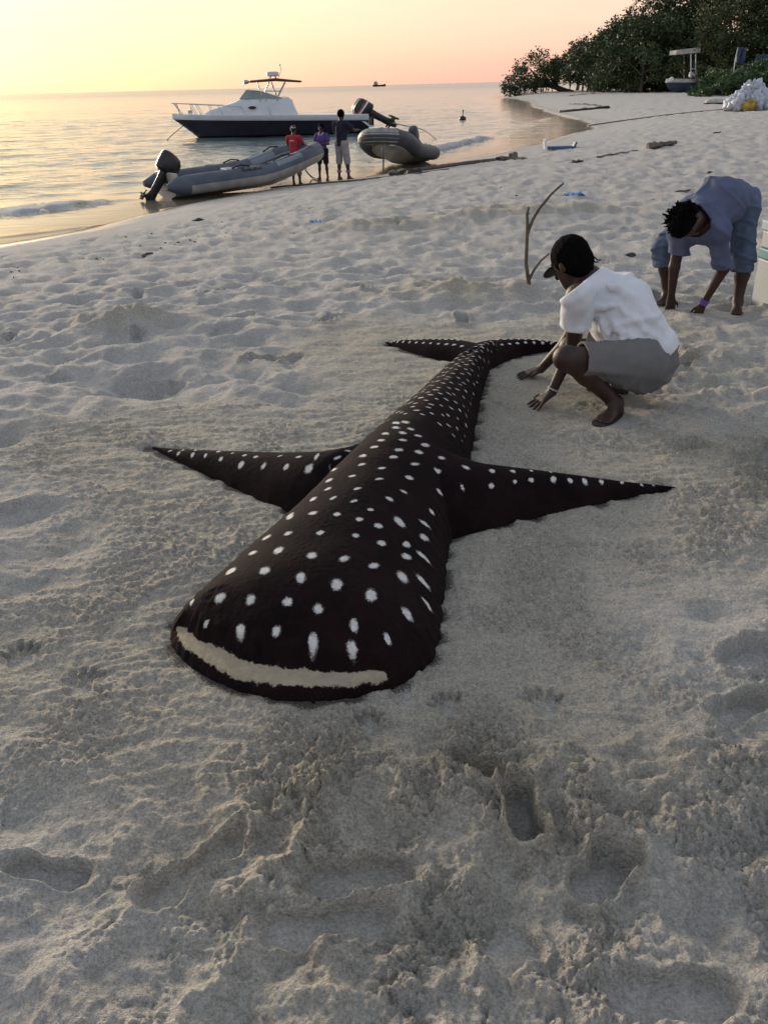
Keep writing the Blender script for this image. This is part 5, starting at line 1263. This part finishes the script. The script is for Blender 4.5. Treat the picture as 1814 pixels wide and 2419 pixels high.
d2 = unit((pB2 - pS2) * (1, 1, 0)); d2 = -unit((.30, .95, 0)); s2 = pB2 - d2 * 3.1; s2[2] = WZ - .10; pB2 = pB2 + d2
rib2, band2, sect2, n2, P2 = rib('inflatable_boat', 'charcoal inflatable boat with orange-striped tube and pale keel, bow on the sand', s2, pB2, 0, math.radians(6), M_TUBE2, M_TUBE2, 3.7, 2)
outboard(rib2, .9, math.radians(40), (-.02, 0, .40))
band2(18, 26, 10, 350, M_PATCH2, 'bow_patch', 1.03)
for lo_, hi_ in ((175, 188), (200, 210)): band2(26, 36, lo_, hi_, M_ORANGE, 'orange_stripe', 1.035)
# rope and weed where the boats lie
def along(pix, lift=.02): 
    out = []
    for x, y in pix:
        p = hit(x, y); p[2] += lift; out.append(p)
    return out
rope('shore_rope', along([(640, 445), (740, 436), (850, 428), (930, 418), (1010, 408), (1060, 402)]), .022, M_ROPE, 'dark rope lying along the wet sand at the figures feet')
rope('painter_rope', [at(722, 402, 23.3)] + along([(735, 420), (752, 428)]), .02, M_ROPE, 'short painter hanging from the slate-blue boat to the sand')
rope('weed_rope', along([(930, 412), (990, 404), (1040, 398), (1080, 392), (1130, 386), (1190, 380)], .04), .055, M_ROPE, 'thick tangled rope and weed line below the charcoal boat')
rope('beach_rope', along([(1390, 298), (1450, 289), (1510, 281), (1580, 272), (1650, 265), (1720, 259)], .03), .028, M_ROPE, 'long rope stretched up the beach to the white sacks')
rope('bow_rope', [at(905, 352, 25.4), at(906, 380, 25.2)] + along([(905, 402)]), .025, M_ROPE, 'rope hanging down the pale keel of the charcoal boat')

# ------------------------------------------------------------------ trees, bushes
def leaf_mat(name, c1, c2):
    mt = mat(name, c1, 0.6, 0.0, 1.3, spec=0.25, col2=c2); return mt
M_LEAF = [leaf_mat('dark_leaf', (0.030, 0.046, 0.020), (0.068, 0.102, 0.042)), leaf_mat('olive_leaf', (0.048, 0.062, 0.022), (0.085, 0.100, 0.038)), leaf_mat('bush_leaf', (0.045, 0.085, 0.035), (0.085, 0.145, 0.060))]
M_BARK = mat('grey_brown_bark', (0.07, 0.055, 0.045), 0.9, 0.3, 6, 0.5, 20)
lr = np.random.default_rng(77)
def leaves(cent, radii, nper, size, jitter=1.0):
    """leaf faces gathered in clumps through each lobe's volume"""
    C_ = []
    for c, r in zip(cent, radii):
        k_ = max(6, int(nper / 22)); d = lr.normal(size=(k_, 3)); d /= np.linalg.norm(d, axis=1)[:, None]
        cc = np.array(c) + d * np.array(r) * (lr.uniform(.45, 1.08, (k_, 1)) ** .6); cs = np.repeat(cc, 22, 0) + lr.normal(size=(k_ * 22, 3)) * size * 1.5; C_.append(cs)
    C_ = np.vstack(C_); n = len(C_); a = lr.normal(size=(n, 3)); a[:, 2] *= .6; a /= np.linalg.norm(a, axis=1)[:, None]
    b_ = np.cross(a, lr.normal(size=(n, 3))); b_ /= np.linalg.norm(b_, axis=1)[:, None]; s_ = size * lr.uniform(.6, 1.4, (n, 1))
    V_ = np.stack([C_ - a * s_, C_ + b_ * s_ * .45, C_ + a * s_, C_ - b_ * s_ * .45], 1).reshape(-1, 3); return V_, np.arange(4 * n).reshape(n, 4)
def tree(name, label, base, hgt, spread, lobes, nper, size, m_, trunks=1, lean=(0, 0), group=None, low=.25, cat='tree'):
    o = empty(name, base, label, cat, group); cent = []; rads = []
    for i in range(lobes):
        a = lr.uniform(0, 6.28); q = lr.uniform(0, 1) ** .6; zz = lr.uniform(low, 1.0); w = spread * q * (1.1 - .55 * max(0, zz - .45) / .55)
        cent.append((math.cos(a) * w + lean[0] * zz, math.sin(a) * w + lean[1] * zz, hgt * (zz * .92))); r_ = hgt * lr.uniform(.10, .19); rads.append((r_ * 1.25, r_ * 1.25, r_ * .8))
    V_, F_ = leaves(cent, rads, nper, size); me = mesh_np('crown', V_, F_, m_, False); link('crown', me, o)
    b_ = MB()
    for k_ in range(trunks):
        ox, oy = lr.uniform(-.4, .4, 2) * (trunks > 1); b_.tube([(ox, oy, -.3), (ox * 1.6 + lean[0] * .15, oy * 1.6, hgt * .2), (ox * 2 + lean[0] * .4, oy * 2 + lean[1] * .3, hgt * .5), (lean[0] * .7, lean[1] * .7, hgt * .8)], [.045 * hgt * .6, .035 * hgt * .6, .02 * hgt, .006 * hgt], 7)
    for c in cent[:: max(1, lobes // 9)]:
        z0 = c[2] * .45; b_.tube([(lean[0] * .3, 0, z0), (c[0] * .5, c[1] * .5, (z0 + c[2]) * .52), c], [.016 * hgt, .010 * hgt, .003 * hgt], 5)
    b_.build('trunk', M_BARK, o); return o
def tree_px(px_, Y, top, spread, lobes, nper, size, m_, label, **kw):
    p = at(px_, 200, Y); z0 = gnd(p[0], p[1]); z0 = max(z0, WZ - .2); tp = at(px_, top, Y)
    return tree('beach_tree', label, (p[0], p[1], z0), tp[2] - z0, spread, lobes, nper, size, m_, **kw)
tree_px(1376, 150, 105, 4.5, 26, 330, .20, M_LEAF[0], 'dark evergreen tree standing just inland of the tree that overhangs the water', group='trees along the beach', low=.3)
tree_px(1408, 141, 84, 5.0, 28, 330, .20, M_LEAF[0], 'dark evergreen tree second inland from the overhanging tree', low=.15)
tree_px(1440, 133, 62, 5.5, 30, 340, .21, M_LEAF[0], 'dark evergreen tree third inland, with an uneven pointed top', low=.1)
tree_px(1478, 124, 38, 6.0, 32, 360, .21, M_LEAF[0], 'tall dark evergreen with a stepped crown in the middle of the wood', low=.05)
tree_px(1515, 116, 34, 5.5, 30, 360, .21, M_LEAF[0], 'dark evergreen beside the tallest trees of the wood', low=.05)
tree_px(1560, 124, -60, 5.5, 40, 420, .20, M_LEAF[0], 'tallest dark tree behind the canopied boat', low=.05)
tree_px(1640, 121, -75, 6.0, 44, 430, .20, M_LEAF[0], 'tall dark tree standing behind the white boat canopy posts', low=.05)
tree_px(1760, 116, -90, 7.0, 48, 430, .20, M_LEAF[0], 'tall dark tree behind the green bush and sacks', low=.05)
tree_px(1690, 108, -20, 3.2, 30, 380, .16, M_LEAF[1], 'olive-brown leafy tree right beside the canopied boat', low=.08)
tree_px(1590, 120, 100, 2.6, 18, 330, .16, M_LEAF[0], 'low dark shrub behind the canopied boat hull', low=.02, cat='shrub')
tree_px(1555, 118, 140, 2.8, 18, 330, .16, M_LEAF[1], 'low olive shrub at the edge of the wood by the canopied boat', low=.02, cat='shrub')
tree_px(1840, 106, -60, 5.0, 40, 430, .19, M_LEAF[0], 'dark tree at the inland end behind the bush', low=.05)
tree_px(1800, 108, 60, 3.4, 24, 380, .17, M_LEAF[0], 'dark understorey tree behind the green bush', low=.03)
tree_px(1470, 136, 130, 6, 26, 330, .2, M_LEAF[0], 'dense undergrowth shrub below the dark evergreens', low=.02, cat='shrub')
tree_px(1525, 121, 120, 5, 26, 330, .2, M_LEAF[0], 'dense shrub under the tall evergreens at the top of the sand', low=.02, cat='shrub')
# the tree that leans out over the water
p = at(1345, 215, 147); z0 = gnd(p[0], p[1]); ov = empty('overhanging_tree', (p[0], p[1], max(z0, WZ)), 'gnarled low tree leaning out over the water at the end of the beach', 'tree')
mpp = 147 / 2000 / .9
def lp(px_, py_, dy=0): q = at(px_, py_, 147 + dy); return q - np.array(ov.location)
crown_px = [(1270, 140, 1.5), (1245, 155, 1.6), (1290, 150, 1.3), (1225, 180, 1.5), (1255, 180, 1.8), (1285, 175, 1.5), (1210, 200, 1.3), (1240, 205, 1.3), (1320, 165, 1.2), (1300, 185, 1.2), (1330, 175, 1.2), (1272, 198, 1.2), (1205, 212, .9), (1310, 160, 1.0)]
cent = [lp(x, y, lr.uniform(-3, 3)) for x, y, _r in crown_px]; rads = [(r_ * 1.4, r_ * 1.4, r_ * .95) for _x, _y, r_ in crown_px]
V_, F_ = leaves(cent, rads, 620, .17); link('crown', mesh_np('crown', V_, F_, M_LEAF[0], False), ov)
b = MB(); b.tube([lp(1352, 222), lp(1335, 216), lp(1315, 207), lp(1290, 200), lp(1262, 185)], [.55, .45, .38, .28, .12], 8)
for i, c in enumerate(cent): b.tube([lp(1300 + 8 * (i % 3), 203), (lp(1290, 200) + c) / 2 + (0, 0, .3 - .5 * (i % 2)), c], [.22, .14, .04], 5)
for i in range(16):
    x = 1202 + i * 7.2; b.tube([lp(x, 196 + lr.uniform(-4, 4), lr.uniform(-2, 2)), lp(x + lr.uniform(-8, 8), 212, 0), lp(x + lr.uniform(-9, 9), 231 + lr.uniform(-3, 3), lr.uniform(-2, 2))], [.10, .08, .03], 5)
b.build('trunk', M_BARK, ov)
for tx in (1362, 1388):
    p = hit(tx, 214); b = MB(); b.tube([(0, 0, -.3), (.2, 0, 1.2), (-.2, 0, 2.6), (.3, 0, 4.5)], [.32, .26, .22, .12], 7); b.tube([(.05, 0, 1.4), (.8, .1, 3.0), (1.2, 0, 4.4)], [.2, .14, .08], 6)
    o = b.build('bare_trunk', M_BARK, None, label='bare dark trunk standing at the edge of the sand below the %s' % ('overhanging foliage' if tx < 1370 else 'dark evergreens'), cat='tree trunk', loc=p)
for bx_, Y, top, sp_, lab in ((1712, 84, 170, 2.6, 'bright green bush beside the small upturned tub'), (1765, 86, 150, 3.0, 'bright green bush behind the white sacks'), (1825, 84, 160, 3.0, 'green bush at the inland end behind the sacks'), (1672, 88, 196, 1.6, 'low green creeper mound beside the canopied boat')):
    p = at(bx_, 200, Y); z0 = gnd(p[0], p[1]); tp = at(bx_, top, Y)
    tree('green_bush', lab, (p[0], p[1], z0), tp[2] - z0, sp_, 26, 420, .11, M_LEAF[2], trunks=3, low=.02, group='green bushes', cat='bush')
# ---- canopied boat drawn up under the trees
p = hit(1612, 219); cb = empty('canopied_boat', p, 'blue-hulled boat with white canopy on posts drawn up under the trees', 'boat')
Yb = p[1]; kx = Yb / 2000 / .9
M_BLUEH = mat('dark_blue_hull', (0.03, 0.05, 0.10), 0.5, 0.2, 3)
def bl(px_, py_, dy=0): return at(px_, py_, Yb + dy) - np.array(cb.location)
secs = []
for px_, w, bot in ((1572, .15, 193), (1580, .8, 208), (1600, 1.2, 217), (1640, 1.3, 222), (1690, 1.2, 222)):
    t_ = bl(px_, 186); bt = bl(px_, bot); secs.append([(t_[0], -w, t_[2]), (t_[0], -w * .8, (t_[2] + bt[2]) / 2), (t_[0], 0, bt[2] - .1), (t_[0], w * .8, (t_[2] + bt[2]) / 2), (t_[0], w, t_[2])])
b = MB(); b.loft(secs); b.build('hull', M_BLUEH, cb)
b = MB(); b.loft([[(s_[0][0], s_[0][1] * 1.06, s_[0][2] - .38), (s_[0][0], s_[0][1] * 1.08, s_[0][2]), (s_[0][0], s_[4][1] * 1.08, s_[4][2]), (s_[0][0], s_[4][1] * 1.06, s_[4][2] - .38)] for s_ in secs]); b.build('gunwale', M_HULLW, cb)
c0 = bl(1588, 126); c1 = bl(1645, 121)
b = MB(); b.loft([[(c0[0], y, c0[2] - .18) for y in (-1.2, 1.2)] + [(c0[0], y, c0[2] + .28) for y in (1.2, -1.2)], [(c1[0], y, c1[2] - .18) for y in (-1.2, 1.2)] + [(c1[0], y, c1[2] + .36) for y in (1.2, -1.2)]]); b.build('canopy', M_HULLW, cb, bevel=.03)
for px_, yy2 in ((1624, -1.0), (1635, -1.0), (1622, 1.0), (1637, 1.0)):
    a = bl(px_, 184); c = bl(px_, 128); b = MB(); b.tube([(a[0], yy2, a[2]), (c[0], yy2, c[2])], .07, 6); b.build('canopy_post', M_GEL, cb)
a = bl(1630, 163); b = MB(); b.box((a[0], -1.0, a[2]), (.65, .06, .14)); b.box((a[0] + .1, -.8, bl(1630, 176)[2]), (.8, .5, .5)); b.build('console', M_GEL, cb, bevel=.02)
for px_ in (1577, 1647):
    a = bl(px_, 188); b = MB(); b.ball((a[0], -1.3, a[2]), (.28, .2, .28)); b.build('fender', M_GEL, cb)
# ---- blue tarpaulins and a pale pole among the trees
M_TARP = mat('dark_blue_tarpaulin', (0.02, 0.04, 0.09), 0.6, 0.3, 4, 0.3, 10)
for (xa, ya, xb, yb_, lab) in ((1742, 112, 1758, 150, 'narrow dark blue tarpaulin hanging beside a pale pole'), (1786, 128, 1816, 156, 'wide dark blue tarpaulin hanging above the green bush')):
    a = at(xa, ya, 92); c = at(xb, yb_, 92); nx_, nz_ = 9, 7; V_ = []; F_ = []
    for i in range(nx_):
        for j in range(nz_):
            V_.append(((c[0] - a[0]) * i / (nx_ - 1), .12 * math.sin(i * 1.7 + j * .4), (c[2] - a[2]) * j / (nz_ - 1) + .05 * math.sin(i * 2)))
    for i in range(nx_ - 1):
        for j in range(nz_ - 1): q = i * nz_ + j; F_.append([q, q + 1, q + nz_ + 1, q + nz_])
    b = MB(); b.add(V_, F_); o = b.build('tarpaulin', M_TARP, None, label=lab, cat='tarpaulin', loc=a); md = o.modifiers.new('t', 'SOLIDIFY'); md.thickness = .02
a = at(1736, 138, 91.5); c = at(1742, 112, 91.5); z0 = gnd(a[0], a[1]); b = MB(); b.tube([(0, 0, z0 - a[2]), (0, 0, 0), c - a], [.05, .05, .035], 7); b.build('pale_pole', M_GEL, None, label='thin pale pole standing among the trees behind the green bush', cat='pole', loc=a)
# ---- white sacks with one yellow one
M_SACK = mat('white_plastic_sack', (0.50, 0.53, 0.60), 0.45, 0.15, 3, 0.6, 8, 0.4); M_YEL = mat('yellow_plastic_sack', (0.42, 0.31, 0.05), 0.45, 0.2, 3, 0.6, 8, 0.4)
def sack(p, r, m_, label, seed, group=None):
    q = np.random.default_rng(seed); b_ = MB(); b_.ball((0, 0, r * .8), (r * q.uniform(.9, 1.25), r * q.uniform(.9, 1.2), r * q.uniform(.8, 1.1)), 16, 11); nv_ = []
    for x, y, z in b_.v:
        d = unit((x, y, z - r * .8)); w = 1 + .25 * math.sin(7 * d[0] + seed) * math.sin(6 * d[1] + 2 * seed) + .18 * math.sin(13 * d[2] + 9 * d[0]) + .14 * math.sin(17 * d[1] + seed); nv_.append((x * w, y * w, (z - r * .8) * w + r * .8 + (.55 * r if d[2] > .93 else 0)))
    b_.v = nv_; return b_.build('plastic_sack', m_, None, label=label, cat='sack', group=group, loc=p, auto=False)
pc = hit(1778, 262); sq = np.random.default_rng(4); k_ = 0
for lay, (cnt, rad_, zz) in enumerate(((13, 1.0, 0.0), (10, .74, .24), (8, .48, .46), (4, .26, .66), (2, .12, .84))):
    for i in range(cnt):
        a = 2 * math.pi * i / cnt + .4 * lay; k_ += 1
        sack(pc + np.array([rad_ * math.cos(a), .5 + .7 * rad_ * math.sin(a), zz + sq.uniform(-.05, .05)]), sq.uniform(.20, .32), M_SACK, 'crumpled white plastic sack in the heap on the beach', k_, 'white sacks heaped on the beach')
yb2 = hit(1763, 263); sack(yb2 + np.array([0, -.25, 0]), .30, M_YEL, 'yellow plastic sack leaning on the heap of white sacks', 55)
# ------------------------------------------------------------------ driftwood and scraps
M_WOOD = mat('grey_driftwood', (0.11, 0.095, 0.08), 0.9, 0.35, 5, 0.7, 14); M_DARK = mat('dark_wet_wood', (0.035, 0.028, 0.024), 0.8, 0.35, 6, 0.6, 14)
M_BLUEB = mat('bright_blue_plastic', (0.03, 0.22, 0.55), 0.5, 0.1, 5); M_STICK = mat('bare_branch', (0.105, 0.085, 0.06), 0.85, 0.3, 10, 0.6, 30)
def lying(name, pa, pb, r, m_, label, cat, seed=0, wob_=.25, lift=.45, n=11):
    a = hit(*pa); c = hit(*pb); q = np.random.default_rng(seed); P = []; ln = np.linalg.norm(c - a)
    for i, t in enumerate(np.linspace(0, 1, n)):
        x = (c - a) * t; x = x + np.array([*(q.normal(size=2) * wob_ * r), 0]); w_ = a + x; x[2] = gnd(w_[0], w_[1]) - a[2] + r * lift; P.append(x)
    b_ = MB(); b_.tube(P, [r * (.45 + .55 * math.sin(math.pi * min(1, .2 + t * .75))) * q.uniform(.8, 1.15) for t in np.linspace(0, 1, n)], 9, flat=.6)
    b_.v = [(x + r * .25 * math.sin(31 * x + seed) , y + r * .3 * math.sin(23 * y + 5 * x), z * (1 + .25 * math.sin(17 * x + 13 * y))) for x, y, z in b_.v]; return b_.build(name, m_, None, label=label, cat=cat, loc=a)
lying('driftwood_log', (1525, 353), (1592, 344), .13, M_WOOD, 'thick grey driftwood log lying on the open sand', 'log', 1)
lying('driftwood_branch', (1410, 373), (1502, 358), .045, M_WOOD, 'long thin driftwood branch beside the thick log', 'branch', 2)
lying('dark_stick', (1350, 387), (1373, 383), .06, M_DARK, 'short dark stick between the blue scrap and the long branch', 'stick', 3)
lying('washed_up_beam', (1322, 266), (1440, 256), .14, M_DARK, 'long dark beam washed up at the water edge near the trees', 'beam', 4, .1)
lying('washed_up_board', (1345, 247), (1420, 251), .10, M_DARK, 'broken dark board just beyond the long washed-up beam', 'board', 5, .2)
lying('thin_beam', (1345, 227), (1415, 221), .07, M_DARK, 'thin dark pole lying on the sand below the bare trunks', 'pole', 6, .1)
lying('dark_husk', (455, 527), (488, 523), .05, M_DARK, 'flat dark husk on the sand below the slate-blue boat', 'husk', 7)
lying('twig', (1595, 455), (1635, 450), .022, M_DARK, 'dark twig on the sand behind the bending man', 'twig', 8)
lying('palm_scrap', (318, 785), (343, 789), .014, M_DARK, 'pointed dark scrap of leaf beside the small sand heap', 'leaf scrap', 9, .1)
lying('shell_lump', (340, 608), (362, 605), .035, M_WOOD, 'pale grey lump of coral on the open sand', 'coral', 10, .3)
lying('dark_chip', (1480, 609), (1494, 607), .035, M_DARK, 'small dark chip on the sand behind the crouching man', 'chip', 11, .3)
lying('dark_chip', (1686, 316), (1702, 314), .04, M_DARK, 'small dark chip on the sand below the white sacks', 'chip', 12, .3)
lying('dark_chip', (1670, 410), (1680, 409), .03, M_DARK, 'tiny dark chip on the sand above the bending man', 'chip', 13, .3)
lying('weed_clump', (1182, 381), (1215, 377), .11, M_WOOD, 'heap of grey netting at the end of the tangled rope', 'netting', 14, .6)
lying('weed_clump', (1215, 378), (1245, 377), .06, mat('yellow_weed', (0.14, 0.13, 0.07), .9, .3), 'low clump of yellowish weed beside the grey netting', 'weed', 15, .6)
lying('black_bundle', (920, 414), (955, 411), .10, M_DARK, 'black bundle of gear lying before the charcoal boat', 'bundle', 16, .5)
lying('black_bundle', (965, 411), (990, 408), .08, M_DARK, 'small black bag beside the tangled rope', 'bag', 17, .5)
def scrap(pa, w, m_, label, seed, cat='plastic scrap'):
    a = hit(*pa); q = np.random.default_rng(seed); n = 7; V_ = []; F_ = []
    for i in range(n):
        for j in range(n): V_.append(((i / (n - 1) - .5) * w * q.uniform(.85, 1.15), (j / (n - 1) - .5) * w * .8, .02 + w * .22 * abs(math.sin(i * 1.9 + seed) * math.cos(j * 1.4 + i * .8))))
    for i in range(n - 1):
        for j in range(n - 1): k0_ = i * n + j; F_.append([k0_, k0_ + n, k0_ + n + 1, k0_ + 1])
    b_ = MB(); b_.add(V_, F_); o = b_.build('plastic_scrap', m_, None, label=label, cat=cat, loc=a, smooth=False); md = o.modifiers.new('t', 'SOLIDIFY'); md.thickness = .006; return o
scrap((1357, 467), .30, M_BLUEB, 'bright blue plastic scrap near the forked stick', 1); scrap((746, 530), .15, M_BLUEB, 'small bright blue plastic scrap alone on the open sand', 2)
# the blue and white crate-like wreck near the shore
p = hit(1320, 354); o = empty('broken_crate', p, 'broken blue and white plastic crate lying near the water line', 'crate'); o.scale = (.82, .6, .62)
M_CBLUE = mat('faded_blue_plastic', (0.05, 0.09, 0.20), .5, .15, 5)
b = MB(); b.box((0, 0, .10), (.95, .5, .14)); b.build('tray', M_CBLUE, o, bevel=.02)
b = MB(); b.loft([[(-.55, -.25, .05), (-.45, -.25, .05), (-.45, .25, .05), (-.55, .25, .05)], [(-.60, -.22, .42), (-.54, -.22, .42), (-.5, .2, .50), (-.58, .2, .50)]]); b.build('side_panel', M_GEL, o)
b = MB(); b.loft([[(.45, -.25, .05), (.55, -.25, .05), (.55, .25, .05), (.45, .25, .05)], [(.56, -.22, .34), (.63, -.22, .34), (.63, .2, .34), (.56, .2, .34)]]); b.build('side_panel', M_CBLUE, o)
# small upturned tub
p = hit(1688, 246); o = empty('plastic_tub', p, 'small upturned white tub on the sand in front of the bush', 'tub')
b = MB(); R0 = lambda r_, z_: [(r_ * 1.5 * math.cos(t_), r_ * math.sin(t_), z_) for t_ in np.linspace(0, 2 * math.pi, 19)[:-1]]
b.loft([R0(.44, .02), R0(.46, .10), R0(.40, .26), R0(.25, .33), R0(.05, .34)]); b.build('shell', M_HULLW, o)
b = MB(); b.loft([R0(.47, .0), R0(.50, .04), R0(.47, .09)], cap=False); b.build('rim', M_RUBBER, o)
# forked stick
p = hit(1246, 692); s0 = empty('forked_stick', p, 'bare forked branch stuck upright in the sand behind the crouching man', 'stick')
Ys = p[1]
def sp_(x, y, dy=0): return at(x * K, y * K, Ys + dy) - np.array(s0.location)
b = MB(); b.tube([sp_(1140, 640), sp_(1142, 612), sp_(1136, 570), sp_(1138, 520), sp_(1139, 485), sp_(1138, 462), sp_(1142, 447)], [.020, .018, .016, .015, .014, .012, .009], 9); b.tube([sp_(1140, 462), sp_(1144, 461)], [.008, .005], 5); b.build('stem', M_STICK, s0)
b = MB(); b.tube([sp_(1139, 505), sp_(1150, 475), sp_(1165, 450), sp_(1190, 420), sp_(1207, 404), sp_(1217, 396)], [.014, .013, .012, .010, .009, .008], 8); b.build('side_branch', M_STICK, s0)
b = MB(); b.tube([sp_(1141, 608), sp_(1153, 583), sp_(1168, 563), sp_(1186, 548)], [.014, .012, .010, .007], 8); b.build('side_branch', M_STICK, s0)
# cooler box at the edge of the picture
p0 = gz(1806, 742); bx = empty('cooler_box', (p0[0] + .385, p0[1] + .22, 0), 'large white cooler box with teal band standing beside the bending man', 'cooler', rot=(0, 0, .08))
M_FOAM = mat('white_plastic_box', (0.31, 0.345, 0.365), .5, .06, 4); M_TEAL = mat('teal_plastic', (0.03, 0.19, 0.22), .45, .1, 4); M_LID = mat('pale_blue_lid', (0.26, 0.36, 0.44), .5, .08, 4)
for z0_, z1_, m_, nm, g_ in ((-.03, .34, M_FOAM, 'body', 0), (.34, .42, M_TEAL, 'band', .008), (.42, .545, M_FOAM, 'upper_body', 0), (.545, .62, M_LID, 'lid', .014)):
    b = MB(); b.box((0, 0, (z0_ + z1_) / 2), (.62 + g_ * 2, .44 + g_ * 2, z1_ - z0_)); b.build(nm, m_, bx, bevel=.012)
# far ship, buoy and a figure under the trees
p = at(895, 199, 1400); p[2] = WZ; sh_ = empty('distant_ship', p, 'small ship far out on the horizon', 'ship'); b = MB(); b.loft([[(x, -2.2 * w, zt), (x, 2.2 * w, zt), (x, 1.6 * w, -.5), (x, -1.6 * w, -.5)] for x, w, zt in ((-9, .7, 2.6), (-4, 1, 2.3), (4, 1, 2.3), (8, .6, 3.0), (10, .1, 3.6))]); b.build('hull', M_HULLB, sh_)
b = MB(); b.box((-4.5, 0, 4.0), (6, 3, 3.4)); b.box((-5, 0, 6.3), (3, 2.4, 1.6)); b.build('wheelhouse', M_HULLW, sh_)
b = MB(); b.tube([(-3, 0, 6), (-3, 0, 10)], .15, 6); b.build('mast', M_STEEL, sh_); b = MB(); b.tube([(3, 0, 2), (3, 0, 6)], .12, 6); b.build('derrick', M_STEEL, sh_)
p = at(1093, 252, 62); p[2] = WZ; by = empty('mooring_buoy', p, 'small dark mooring buoy with a short staff floating offshore', 'buoy')
b = MB(); b.ball((0, 0, .05), (.24, .24, .20)); b.build('float', M_COWL, by); b = MB(); b.tube([(0, 0, .1), (.02, 0, .55)], .03, 6); b.ball((.02, 0, .55), .06, 8, 6); b.build('staff', M_COWL, by)
pf = hit(1345, 216)
M_DKC = mat('dark_clothing', (0.02, 0.02, 0.028), .9)
stander(pf, 1.65, (-1, .2), 'distant person in dark clothes standing under the trees at the far end of the beach', M_DKC, M_DKC, M_SKIN2, dict(legs=[(0, .02), (0, .03)], arms=[((.02, .24, 1.1), (.06, .25, .86)), ((.02, -.24, 1.1), (.06, -.25, .86))]), 1.3)

# dark flecks of dried weed and husk left along the last tide line and scattered over the sand
fr = np.random.default_rng(61); b = MB()
L0, L1 = hit(-30, 662), hit(560, 545)
for i in range(90):
    if i < 60:
        t_ = fr.uniform(0, 1); c = L0 * (1 - t_) + L1 * t_ + np.array([fr.normal() * .22, fr.normal() * .22, 0]); r_ = fr.uniform(.006, .017)
    else:
        c = np.array([fr.uniform(-4, 6), fr.uniform(5.5, 16), 0]); r_ = fr.uniform(.008, .022)
    c[2] = gnd(c[0], c[1]) + .012; a = fr.uniform(0, 6.28); e = np.array([math.cos(a), math.sin(a), 0]); n_ = np.array([-e[1], e[0], 0]); w_ = fr.uniform(.3, .7)
    P_ = [c + e * r_ * 1.6, c + n_ * r_ * w_, c - e * r_ * 1.3, c - n_ * r_ * w_, c + (0, 0, r_ * .7), c - (0, 0, r_ * .7)]
    b.add(P_, [[0, 1, 4], [1, 2, 4], [2, 3, 4], [3, 0, 4], [1, 0, 5], [2, 1, 5], [3, 2, 5], [0, 3, 5]])
b.build('tide_wrack', M_DARK, None, smooth=False, label='tiny dark flecks of weed and husk strewn along the tide line', kind='stuff')
